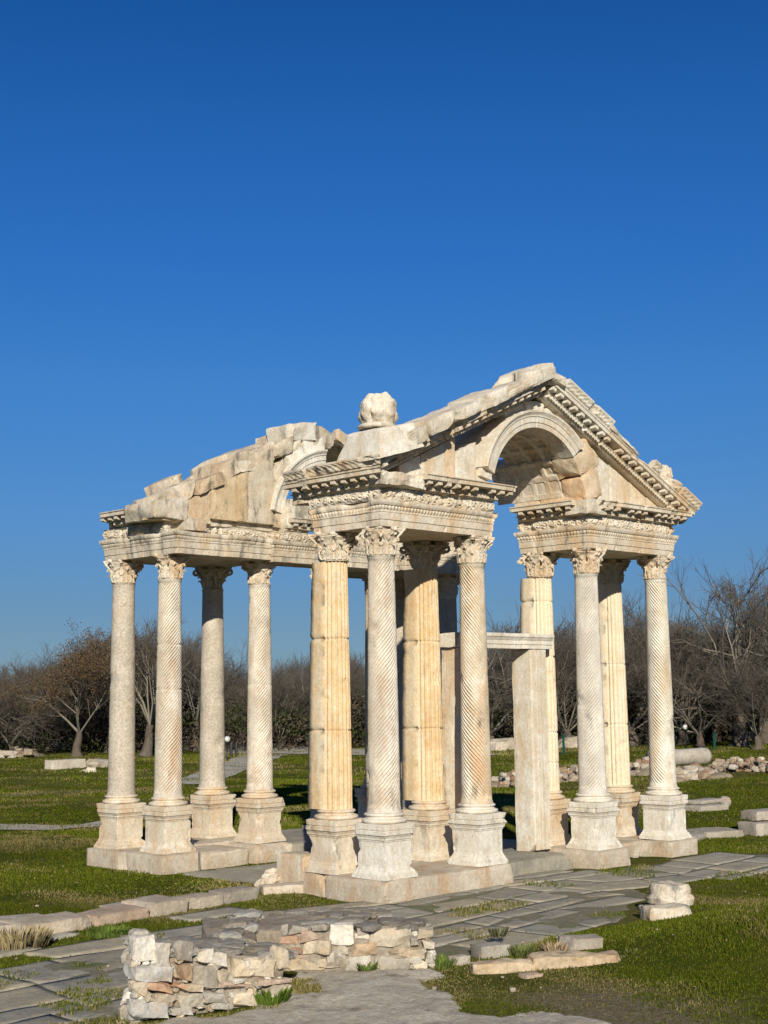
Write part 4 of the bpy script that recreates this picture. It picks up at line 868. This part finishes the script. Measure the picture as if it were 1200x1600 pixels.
stone(core, [(-7.4,-4.1,-.6),(-6.4,-3.9,-.6),(-5.0,-2.2,-.6),(-5.8,-1.9,-.6),(-7.4,-4.1,.16),(-6.4,-3.9,.12),(-5.0,-2.2,.16),(-5.8,-1.9,.16)], res=.08, amp=.05, chip=.1, seed=302, bites=4)
stone(core, [(-5.42,-4.15,-.6),(-4.25,-5.16,-.6),(-3.65,-4.2,-.6),(-4.9,-2.3,-.6),(-5.42,-4.13,.16),(-4.28,-5.13,.10),(-3.7,-4.2,.10),(-4.9,-2.3,.16)], res=.07, amp=.05, chip=.1, seed=303, bites=4)
stone(core, [(-6.15,-2.7,-.6),(-5.40,-4.12,-.6),(-4.8,-3.4,-.6),(-5.0,-2.2,-.6),(-6.15,-2.7,.12),(-5.40,-4.12,.15),(-4.8,-3.4,.15),(-5.0,-2.2,.15)], res=.08, amp=.04, chip=.08, seed=304)
wpart(core, 'mortar_core', M_mortar)
W_, G_, DG, BG, TN, CRM, PK, BR, OC, BEI = (.66,.63,.57), (.36,.345,.31), (.24,.225,.20), (.40,.405,.41), (.40,.33,.24), (.62,.52,.38), (.40,.27,.20), (.40,.20,.12), (.36,.22,.11), (.44,.40,.33)
ST1 = [(70,170,215,345,W_),(215,220,325,370,W_),(340,200,475,360,DG),(488,262,605,368,W_),(605,285,690,375,W_),(730,300,995,450,CRM),(1005,240,1100,405,CRM),(65,350,330,485,BG),(320,345,380,470,TN),(375,355,455,475,OC),(455,370,610,515,DG),(612,395,692,475,CRM),(715,445,810,482,W_),(65,465,165,560,TN),(150,475,325,530,BR),(326,485,400,520,BR),(400,495,530,550,TN),(620,475,870,528,PK),(870,440,1095,500,PK),(145,530,210,615,BEI),(205,545,355,625,BEI),(355,530,525,650,BEI),(525,535,670,610,G_),(715,535,900,650,CRM),(60,590,305,730,BG),(960,470,1100,580,TN),(250,365,318,395,W_),(480,625,545,662,W_),(690,480,720,520,G_),(560,610,700,660,G_),(310,640,470,700,G_)]
ST2 = [(0,205,115,275,BR),(110,180,235,250,PK),(130,235,300,325,CRM),(60,275,130,325,BR),(70,315,165,360,PK),(60,345,275,430,CRM),(295,135,450,265,W_),(450,150,560,200,DG),(450,195,555,250,W_),(545,160,820,285,BEI),(850,155,965,230,TN),(340,265,425,320,BEI),(430,250,610,345,OC),(660,275,900,350,TN),(385,335,570,445,G_),(600,335,805,465,G_),(800,215,870,280,DG),(810,360,905,440,CRM),(285,305,335,375,W_),(0,140,45,215,DG),(50,140,170,205,DG),(180,135,285,180,DG),(340,315,400,355,BG),(225,390,390,425,BEI),(770,340,880,390,G_),(880,235,960,300,BEI),(900,300,975,380,G_),(570,345,620,420,BEI)]
def facestones(mb, lst, sc, ox, oy, planes, seed):
    rng = random.Random(seed)
    for k, (x0, y0, x1, y1, c_) in enumerate(lst):
        px0, px1, py0, py1 = ox+x0/sc, ox+x1/sc, oy+y0/sc, oy+y1/sc
        A, B = planes((px0+px1)/2)
        a, b, c2, d = [on_line(*q, A, B) for q in ((px0, py1), (px1, py1), (px1, py0), (px0, py0))]
        e = np.array(B)-np.array(A); n = np.array([-e[1], e[0], 0]); n /= np.linalg.norm(n)
        if n @ (np.array([*A, 0])-np.array([CAM[0], CAM[1], 0])) < 0: n = -n
        f = -n*rng.uniform(.015, .06); bk = n*rng.uniform(.14, .24); j = lambda: np.array([rng.uniform(-.03, .03), rng.uniform(-.03, .03), rng.uniform(-.032, .032)])
        w_ = (np.array(c_)*.62+np.array((.52, .47, .39))*.38)*rng.uniform(.92, 1.12)
        stone(mb, [a+f+j(), b+f+j(), b+bk, a+bk, d+f+j(), c2+f+j(), c2+bk, d+bk], res=.022, amp=.035, chip=.075, seed=seed+k, c=w_, bites=4, freq=4.5, cvar=.35)
s1 = MB(); facestones(s1, ST1, 1200/290, 190, 1420, lambda x: (A1, B1), 400)
rng = random.Random(8)
for k in range(26):            # stones of the left end
    t = rng.random(); z = rng.uniform(-.4, .42); s_ = rng.uniform(.09, .19); boulder(s1, -8.9+.75*t, -4.65+1.0*t, z, s_, s_*.9, s_*.7, seed=k, n=8, c=(np.array(rng.choice([W_, BEI, G_, TN, CRM, BG]))*.7+.12)*rng.uniform(.85, 1.1), rot=rng.random()*3)
for k in range(46):            # flat capping stones
    t, q = rng.random(), rng.random(); x = -8.8*(1-t)+-6.75*t+.45*q; y = -4.7*(1-t)-5.0*t+q*1.0; z = .43*(1-t)+.08*t-.04*q
    s_ = rng.uniform(.10, .24); boulder(s1, x, y, z, s_, s_*.8, s_*.28, seed=rng.randrange(60), n=7, c=np.array(rng.choice([DG, DG, G_, (.25,.22,.18), BEI, (.27,.25,.21)]))*rng.uniform(.8, 1.1), rot=rng.random()*3)
for k in range(90):
    px, py = rng.uniform(208, 452), rng.uniform(1475, 1590); p = on_line(px, py, A1, B1)
    if p[2] < -.42 or p[2] > .5-.19*(p[0]+9): continue
    s_ = rng.uniform(.025, .06); boulder(s1, *(p+np.array([.02, .05, 0])), s_, s_, s_*.8, seed=k, n=5, c=np.array(rng.choice([W_, BEI, G_, TN, CRM]))*rng.uniform(.8, 1.1))
wpart(s1, 'stonework', M_rubble)
s2 = MB(); facestones(s2, ST2, 4.0, 440, 1410, lambda x: (A2, B2) if x > 513 else (A3, B3), 450)
for k in range(70):
    t, q = rng.random(), rng.random()
    if k < 40: x, y = -5.35*(1-t)-4.2*t+q*.55, -4.1*(1-t)-5.1*t+q*1.6
    else: x, y = -7.2*(1-t)-5.2*t+q*.5, -4.0*(1-t)-2.2*t+q*.3
    s_ = rng.uniform(.10, .26); boulder(s2, x, y, .13+rng.uniform(-.03, .05), s_, s_*.8, s_*.3, seed=rng.randrange(60), n=7, c=np.array(rng.choice([DG, DG, G_, (.25,.22,.18), G_, (.22,.20,.17)]))*rng.uniform(.8, 1.1), rot=rng.random()*3)
for k in range(70):
    px, py = rng.uniform(518, 684), rng.uniform(1458, 1520); p = on_line(px, py, A2, B2)
    if p[2] < -.42 or p[2] > .1: continue
    s_ = rng.uniform(.025, .06); boulder(s2, *(p+np.array([.04, .04, 0])), s_, s_, s_*.8, seed=k, n=5, c=np.array(rng.choice([W_, BEI, G_, TN, CRM]))*rng.uniform(.8, 1.1))
wpart(s2, 'stonework', M_rubble)

# ------------------------------------------------------------------ grass
def leafmat(name, rough=.9):
    m, t, b = newmat(name); at_ = nd(t, 'ShaderNodeAttribute', attribute_name='tint')
    t.links.new(at_.outputs['Color'], b.inputs['Base Color']); b.inputs['Roughness'].default_value = rough; b.inputs['Specular IOR Level'].default_value = .05
    return m
M_blade = leafmat('grass_blade'); M_leaf = leafmat('leaf')
def rawmesh(name, V, F, C, mat, parent=None):
    """V (n,3), F (m,k) with k equal corners, C (n,3)"""
    me = bpy.data.meshes.new(name); n, m, k = len(V), len(F), F.shape[1]
    me.vertices.add(n); me.vertices.foreach_set('co', np.asarray(V, np.float32).ravel())
    me.loops.add(m*k); me.loops.foreach_set('vertex_index', F.astype(np.int32).ravel())
    me.polygons.add(m); me.polygons.foreach_set('loop_start', np.arange(0, m*k, k, dtype=np.int32))
    me.update(calc_edges=True)
    ca_ = me.color_attributes.new('tint', 'FLOAT_COLOR', 'POINT'); c4 = np.ones((n, 4), np.float32); c4[:, :3] = C; ca_.data.foreach_set('color', c4.ravel())
    me.materials.append(mat); ob = bpy.data.objects.new(name, me); col.objects.link(ob)
    if parent: ob.parent = parent
    return ob
nr = np.random.default_rng(7)
def edge_dist(P, poly):
    de = np.full(len(P), 99.); p = np.array(poly)
    for i in range(len(p)):
        a, b_ = p[i], p[(i+1) % len(p)]; e = b_-a; t = np.clip(((P-a) @ e)/(e @ e), 0, 1); de = np.minimum(de, np.linalg.norm(P-a-t[:, None]*e, axis=1))
    return de
def grass_pts(r0, r1, dens, a0=R(24), a1=R(66)):
    n = int((r1**2-r0**2)*(a1-a0)/2*dens); r = np.sqrt(nr.uniform(r0**2, r1**2, n)); a = nr.uniform(a0, a1, n)
    return np.stack([CAM[0]+r*np.sin(a), CAM[1]+r*np.cos(a)], -1)
P = np.concatenate([grass_pts(13, 20, 3000), grass_pts(20, 28, 1700), grass_pts(28, 42, 650), grass_pts(42, 64, 200), grass_pts(64, 95, 60)])
Pn = P+.35*(np.stack([fbm(np.c_[P*1.3, 0*P[:, 0]], 21), fbm(np.c_[P*1.3+5, 0*P[:, 0]], 22)], -1)-.5)
dens = fbm(np.c_[P*.9, 0*P[:, 0]], 31, 4)
road_in = inpoly(P, ROAD); patch = inpoly(P, PATCHY)
joint = road_in & (dens > .66) & (nr.random(len(P)) < .3)
keep = (~road_in | joint) & ~(inpoly(P, DIRT) & (edge_dist(P, DIRT)+.9*(fbm(np.c_[P*2.2, 0*P[:, 0]], 5, 5)-.5) > .34)) & ~(inpoly(P, COURT) & (edge_dist(P, COURT) > .3))
for bx in [(-.55, 3.2, -.5, 1.95), (3.1, 10, -.6, 1.95), (-.7, 10, 6.05, 9.1)]:
    keep &= ~((P[:, 0] > bx[0]) & (P[:, 0] < bx[1]) & (P[:, 1] > bx[2]) & (P[:, 1] < bx[3]))
for poly in ([(-9.05,-4.8),(-6.8,-5.15),(-6.4,-4.0),(-8.5,-3.5)], [(-5.45,-4.2),(-4.2,-5.2),(-3.6,-4.2),(-4.9,-2.2),(-7.3,-4)]): keep &= ~inpoly(P, poly)
bare = np.exp(-(((P[:, 0]+4.9)/1.5)**2+((P[:, 1]+8.8)/1.0)**2))+.6*np.exp(-(((P[:, 0]+4.0)/.8)**2+((P[:, 1]+6.3)/.5)**2))
bare = np.clip(bare*1.6*fbm(np.c_[P*1.7, 0*P[:, 0]], 91, 4)*1.5, 0, .93)
keep &= ((nr.random(len(P)) < np.clip((dens-.22)*4.5, .30, 1)) & (nr.random(len(P)) > bare)) | joint
dryd = np.hypot(P[:, 0]-1.5, P[:, 1]-13.5)
P = P[keep]; dens = dens[keep]
n = len(P); d = np.hypot(P[:, 0]-CAM[0], P[:, 1]-CAM[1]); hgt = nr.uniform(.018, .050, n)*(.6+1.6*np.clip(dens-.4, 0, .5))*(1+d/50); wd = .0045+.0004*d
az = nr.uniform(0, 2*pi, n); ln = nr.uniform(.1, .6, n)*hgt; la = nr.uniform(0, 2*pi, n); z = terrain_h(P[:, 0], P[:, 1])-.01
z = np.where(inpoly(P, ROAD), -.40, z)
B0 = np.c_[P[:, 0]-np.cos(az)*wd, P[:, 1]-np.sin(az)*wd, z]; B1_ = np.c_[P[:, 0]+np.cos(az)*wd, P[:, 1]+np.sin(az)*wd, z]; TP = np.c_[P[:, 0]+np.cos(la)*ln, P[:, 1]+np.sin(la)*ln, z+hgt]
g1, g2, g3 = np.array([.042, .062, .005]), np.array([.098, .108, .009]), np.array([.19, .155, .065])
k1 = nr.random((n, 1)); pat = fbm(np.c_[P*.55, 0*P[:, 0]], 41, 4)[:, None]; nearfloor = np.exp(-np.hypot(P[:, 0]+4.6, P[:, 1]+7.4)/1.5)[:, None]+.7*np.exp(-(np.abs(P[:, 0]-1.2)/3+np.abs(P[:, 1]-14)/2.2))[:, None]
dry = (nr.random((n, 1)) < np.clip((pat-.47)*3.4+nearfloor, .03, .8))
C = np.where(dry, g3*(.6+.6*k1), g1*(1-k1)+g2*k1)*(.75+.5*nr.random((n, 1)))*np.clip(.35+1.3*fbm(np.c_[P*.22, 0*P[:, 0]], 45, 4)[:, None], .55, 1.5)
tag(rawmesh('grass', np.stack([B0, B1_, TP], 1).reshape(-1, 3), np.arange(3*n).reshape(-1, 3), np.repeat(C, 3, 0), M_blade), kind='stuff')
pb = MB(); rng = random.Random(77)
for k in range(150):
    r_ = rng.uniform(14, 34); a_ = rng.uniform(R(26), R(64)); x_, y_ = CAM[0]+r_*sin(a_), CAM[1]+r_*cos(a_)
    q_ = np.array([[x_, y_]])
    if inpoly(q_, COURT)[0] or (-.6 < x_ < 10 and -.6 < y_ < 2): continue
    s_ = rng.uniform(.008, .026)*(1+(rng.random() < .06)); boulder(pb, x_, y_, float(terrain_h(x_, y_))+.03, s_, s_*.8, s_*.6, seed=k % 40, n=4, c=np.array(rng.choice([(.45, .42, .35), (.36, .32, .26), (.30, .26, .20)])), rot=rng.random()*3)
tag(pb.build('pebbles', M_rubble), kind='stuff')
# broad leaved weeds and dry tufts at the foot of walls and kerbs
def tuft(x, y, z, r, nb, h, c, label, name='weed'):
    a = nr.uniform(0, 2*pi, nb); rr_ = r*np.sqrt(nr.random(nb)); bx, by = rr_*np.cos(a), rr_*np.sin(a); hh = h*nr.uniform(.4, 1, nb); ln_ = .5*hh
    ww = .012+.01*nr.random(nb); q = a+nr.uniform(-.6, .6, nb); p = q+pi/2
    V0 = np.c_[bx-np.cos(p)*ww*.4, by-np.sin(p)*ww*.4, 0*bx]; V1 = np.c_[bx+np.cos(p)*ww*.4, by+np.sin(p)*ww*.4, 0*bx]
    V2 = np.c_[bx+np.cos(q)*ln_*.5+np.cos(p)*ww, by+np.sin(q)*ln_*.5+np.sin(p)*ww, hh*.7]; V3 = np.c_[bx+np.cos(q)*ln_, by+np.sin(q)*ln_, hh]
    Cc = np.array(c)*(.6+.8*nr.random((nb, 1))); o = rawmesh(name, np.stack([V0, V1, V2, V3], 1).reshape(-1, 3), np.arange(4*nb).reshape(-1, 4), np.repeat(Cc, 4, 0), M_blade)
    o.location = (x, y, z); return tag(o, label, 'weed', 'weeds at the foot of the masonry')
for px, py, r, nb, h, c, lab in [(425, 1567, .20, 260, .20, (.09, .14, .02), 'bright green leafy weed at the foot of the left rubble wall'), (690, 1510, .22, 200, .16, (.10, .14, .03), 'green weed at the right end of the rubble wall'), (575, 1520, .10, 90, .16, (.10, .14, .03), 'thin green weed between grey stones of the rubble wall'), (515, 1505, .10, 80, .13, (.09, .13, .03), 'small green weed beside the white stone of the wall corner'), (30, 1478, .45, 420, .28, (.26, .21, .11), 'dry straw coloured tuft under the leftmost kerb blocks'), (170, 1462, .35, 500, .14, (.09, .13, .025), 'low green weeds under the reddish kerb block'), (865, 1492, .16, 160, .20, (.30, .22, .14), 'dry pinkish tuft between the grey stones behind the beam'), (815, 1494, .16, 160, .18, (.11, .13, .04), 'green tuft beside the left grey stone behind the beam'), (780, 1480, .12, 90, .16, (.10, .10, .05), 'dark tuft on top of the left grey stone'), (985, 1503, .25, 160, .16, (.13, .14, .05), 'pale grass tuft at the right end of the long beam')]:
    p = at(px, py); tuft(p[0], p[1], -.40 if py != 1480 else -.25, r, nb, h, c, lab)

# ------------------------------------------------------------------ trees
M_bark = stonemat('bark', (.115, .09, .068), (.075, .06, .046), (.14, .115, .085), (.5, .7), (.06, .05, .04), (.55, .7), .6, off=20, bump=.8, streak=True)
M_twig = leafmat('twigs', .9)
def branchy(seed, H, kind):
    """tapered trunk with limbs that fork down to twigs; returns trunk and crown meshes"""
    rng = random.Random(seed); trunk = MB(); V, F, C = [], [], []; cnt = [0]
    def seg(pts, r0, r1, c):
        n = len(pts); pts = np.array(pts); dd = pts[-1]-pts[0]; dd = dd/(np.linalg.norm(dd)+1e-9); ref = np.array([0, 0, 1.]) if abs(dd[2]) < .9 else np.array([1., 0, 0])
        a = np.cross(dd, ref); a /= np.linalg.norm(a); b = np.cross(dd, a); rs = np.linspace(r0, r1, n)
        for i in range(n):
            for q in range(3): V.append(pts[i]+rs[i]*(a*cos(q*2.094)+b*sin(q*2.094))); C.append(c)
        for i in range(n-1):
            for q in range(3): F.append((cnt[0]+i*3+q, cnt[0]+i*3+(q+1) % 3, cnt[0]+(i+1)*3+(q+1) % 3, cnt[0]+(i+1)*3+q))
        cnt[0] += 3*n
    tips = []
    def grow(p, d, L, r, lev):
        n = 4; pts = [p]; dd = d.copy()
        for i in range(n-1):
            bend = np.array([rng.gauss(0, .16), rng.gauss(0, .16), rng.gauss(.07 if kind != 'spread' else .0, .10)]); dd = dd+bend; dd /= np.linalg.norm(dd); pts.append(pts[-1]+dd*L/(n-1))
        cc = {0: np.array([.19, .17, .13]), 1: np.array([.19, .17, .135]), 2: np.array([.16, .14, .112])}.get(lev, np.array([.125, .107, .088]))*rng.uniform(.6, 1.2)
        if kind == 'grey': cc = cc*np.array([1.1, 1.15, 1.2])
        seg(pts, r, r*.45 if lev < 4 else .005, cc)
        if lev >= 4: tips.append(pts[-1]); return
        nch = {0: 7, 1: 7, 2: 7, 3: 7}[lev] + (1 if kind == 'thick' and lev in (2, 3) else 0) - (2 if kind in ('airy', 'tall') else 0)
        for k in range(nch):
            t = .28+.72*(k+rng.random())/nch; i = min(n-2, int(t*(n-1))); f = t*(n-1)-i; q = pts[i]*(1-f)+pts[i+1]*f
            ax = np.array([rng.gauss(0, 1), rng.gauss(0, 1), rng.gauss(0, .7)]); ax -= dd*(ax @ dd); ax /= np.linalg.norm(ax)+1e-9
            ang = rng.uniform(.45, 1.0) if kind != 'spread' else rng.uniform(.5, 1.15)
            nd_ = dd*cos(ang)+ax*sin(ang); nd_ = nd_/np.linalg.norm(nd_)
            grow(q, nd_, L*rng.uniform(.42, .68), max(.008, r*.42), lev+1)
    h0 = H*{'airy': .22, 'tall': .28, 'grey': .25, 'spread': .12, 'thick': .12, 'oak': .2}[kind]
    ns = {'airy': 5, 'tall': 3, 'grey': 4, 'spread': 6, 'thick': 7, 'oak': 4}[kind]
    zt = np.linspace(0, 1, 8); lean = np.array([rng.uniform(-.12, .12), rng.uniform(-.12, .12)])
    tp = np.stack([lean[0]*zt*h0+.06*np.sin(zt*5), lean[1]*zt*h0, zt*h0], -1); tr = H*.026*(1.5-.6*zt+.8*np.exp(-zt*9)); tube(trunk, tp, tr, 10); trunk.wear(.04, 4, seed)
    for k in range(ns):
        a = 2*pi*(k+rng.uniform(-.3, .3))/ns; tl = {'airy': (.15, .55), 'tall': (.18, .5), 'grey': (.2, .6), 'spread': (.6, 1.25), 'thick': (.25, .8), 'oak': (.3, .9)}[kind]; t_ = rng.uniform(*tl)
        d0 = np.array([sin(t_)*cos(a), sin(t_)*sin(a), cos(t_)]); grow(tp[-1]-np.array([0, 0, .1*h0*rng.random()]), d0, (H-h0)*rng.uniform(.52, .66), H*.013, 0 if kind in ('tall', 'grey', 'airy') and k == 0 else 1)
    V_, F_, C_ = np.array(V), np.array(F), np.array(C)
    top = V_[:, 2].max(); V_[:, 2] *= H/top; V_[:, :2] *= H/top*{'airy': .85, 'tall': .9, 'grey': .95, 'spread': 1.25, 'thick': 1.05, 'oak': 1.0}[kind]
    return trunk, V_, F_, C_, np.array(tips)*(H/top)
LIB = {}
def tree_lib(kind, seed):
    if (kind, seed) in LIB: return LIB[kind, seed]
    tr, V_, F_, C_, tips = branchy(seed, 8.0, kind); to = tr.build('trunk', M_bark, None, True)
    co = rawmesh('crown', V_, F_, C_, M_twig); lo = None
    if kind == 'oak':
        n = len(tips)*7; b = np.repeat(tips, 7, 0)+nr.normal(0, .16, (n, 3)); s = .06
        a = nr.normal(0, 1, (n, 3)); a /= np.linalg.norm(a, axis=1, keepdims=True); c_ = np.cross(a, nr.normal(0, 1, (n, 3))); c_ /= np.linalg.norm(c_, axis=1, keepdims=True)
        Q = np.stack([b-a*s, b+c_*s*.6, b+a*s, b-c_*s*.6], 1).reshape(-1, 3); Cc = np.array([.105, .062, .034])*(.5+nr.random((n, 1)))+np.array([.0, .012, 0])*nr.random((n, 1))
        lo = rawmesh('leaves', Q, np.arange(4*n).reshape(-1, 4), np.repeat(Cc, 4, 0), M_leaf)
    r = [to, co, lo]
    LIB[kind, seed] = (r, [False]); return LIB[kind, seed]
def plant(kind, seed, px, d, h, label, group=None, name=None, rz_=None, wide=1.0):
    parts, used = tree_lib(kind, seed); p = at_dist(px, d); e = empty(name or {'oak': 'oak_tree'}.get(kind, 'bare_tree'), (p[0], p[1], float(terrain_h(p[0], p[1]))-.05))
    e.rotation_euler = (0, 0, nr.uniform(0, 6.28) if rz_ is None else rz_); s = h/8.0; e.scale = (s*wide, s*wide, s)
    tag(e, label, 'tree', group)
    for o in parts:
        if o is None: continue
        q = o if not used[0] else o.copy()
        if used[0]: col.objects.link(q)
        q.parent = e
    used[0] = True; return e
G1 = 'bare trees along the far edge of the meadow'
FR = [('spread', 1, 22, 95, 5.6, 'wide spreading bare tree at the left edge of the photo'), ('spread', 2, 78, 99, 7.0, 'bare tree just left of the brown leaved oak'), ('oak', 3, 122, 92, 8.0, 'oak holding dead brown leaves left of the leftmost column'), ('oak', 4, 172, 97, 8.9, 'brown leaved oak directly behind the leftmost column'),
      ('airy', 15, 228, 90, 9.2, 'tall grey forked bare tree between the two leftmost columns'), ('tall', 6, 262, 96, 9.8, 'tall thin bare tree behind the second column from the left'), ('grey', 7, 305, 98, 8.6, 'bare tree left of the shaded plain column'), ('thick', 8, 350, 104, 5.0, 'low bushy bare tree right of the shaded plain column'), ('thick', 9, 388, 100, 5.4, 'low bare tree left of the spiral column near the path'),
      ('thick', 8, 440, 98, 6.6, 'rounded bare tree in the left of the gap before the ochre pier'), ('thick', 9, 480, 102, 6.9, 'bare tree beside the left edge of the ochre pier'), ('thick', 8, 530, 104, 6.6, 'bare tree behind the nearest ochre pier'), ('thick', 9, 590, 104, 6.6, 'bare tree behind the nearest spiral column'), ('thick', 8, 655, 104, 6.6, 'bare tree behind the second ochre pier'),
      ('spread', 1, 765, 92, 7.6, 'spreading bare tree right of the second spiral column'), ('airy', 15, 795, 100, 10.4, 'tall bare tree rising over the door lintel'), ('thick', 9, 850, 98, 8.8, 'dense bare tree behind the pier right of the door'), ('thick', 8, 888, 95, 9.6, 'dense dark bare tree left of the third spiral column'), ('tall', 6, 940, 100, 10.0, 'bare tree behind the third spiral column'),
      ('thick', 9, 985, 94, 10.6, 'dense bare tree between the fluted pier and the rightmost column'), ('airy', 16, 1015, 99, 11.0, 'tall bare tree just left of the rightmost column'), ('thick', 8, 1065, 95, 10.0, 'dense bare tree right of the rightmost column'), ('spread', 2, 1090, 90, 7.6, 'low spreading bare tree behind the globe lamp'), ('thick', 9, 1115, 100, 8.6, 'dense bare tree left of the tallest tree'), ('airy', 15, 1152, 92, 12.8, 'tallest bare tree rising at the right of the photo'), ('airy', 16, 1192, 96, 12.6, 'tall bare tree at the right edge of the photo'), ('thick', 8, 1180, 88, 7.0, 'bushy brown bare tree below the tallest trees at the right edge')]
for kind, sd_, x, d, h, lab in FR: plant(kind, sd_, x, d, h, lab, G1)
rng = random.Random(12)
def sky_h(x): return np.interp(x, [-150, 0, 130, 250, 310, 350, 400, 480, 700, 780, 900, 1000, 1100, 1150, 1350], [6.0, 5.6, 7.8, 8.6, 7.8, 5.0, 5.4, 6.7, 6.7, 8.4, 8.6, 9.4, 8.6, 8.4, 8.6])
x = -150
while x < 1350:
    d = rng.uniform(106, 122); kind, sd_ = rng.choice([('thick', 8), ('thick', 9), ('grey', 7), ('thick', 9)])
    plant(kind, sd_, x, d, float(sky_h(x))*d/100*rng.uniform(.88, 1.02), 'bare brown tree in the dense back rows of the wood', 'bare trees in the back rows of the wood', wide=1.15); x += rng.uniform(10, 17)
for x, d, h, k in [(-60, 96, 6, ('spread', 2)), (-120, 94, 6.5, ('thick', 8)), (1245, 94, 11.5, ('grey', 7)), (1300, 97, 11, ('thick', 9))]: plant(*k, x, d, h, 'bare brown tree in the dense back rows of the wood', 'bare trees in the back rows of the wood')
# undergrowth: one dark tangled mass below the trees
def undergrowth():
    n = 110000; px = nr.uniform(-200, 1400, n); d = nr.uniform(94, 122, n); v = ray(600, 1072)
    xs = (px-600)/F_PX; ang = YAW+np.arctan(xs); r = d/np.cos(np.arctan(xs))*1.0
    X, Y = CAM[0]+np.sin(ang)*r, CAM[1]+np.cos(ang)*r; hm = 1.9+3.8*fbm(np.c_[X*.12, Y*.12, 0*X], 55, 3)*np.clip((d-92)/10, .15, 1)+.8*(px > 740)
    Z = -.4+hm*nr.random(n)**.8; b = np.c_[X, Y, Z]; s = nr.uniform(.10, .22, (n, 1))
    a = nr.normal(0, 1, (n, 3)); a /= np.linalg.norm(a, axis=1, keepdims=True); c_ = np.cross(a, nr.normal(0, 1, (n, 3))); c_ /= np.linalg.norm(c_, axis=1, keepdims=True)
    Q = np.stack([b-a*s, b+c_*s*.35, b+a*s, b-c_*s*.35], 1).reshape(-1, 3)
    g = fbm(np.c_[X*.2, Y*.2, Z*.5], 66, 3)[:, None]; Cc = np.where(g > .5, np.array([.040, .046, .018]), np.array([.070, .055, .040]))*(.5+.9*nr.random((n, 1)))
    return rawmesh('undergrowth', Q, np.arange(4*n).reshape(-1, 4), np.repeat(Cc, 4, 0), M_leaf)
tag(undergrowth(), kind='stuff')
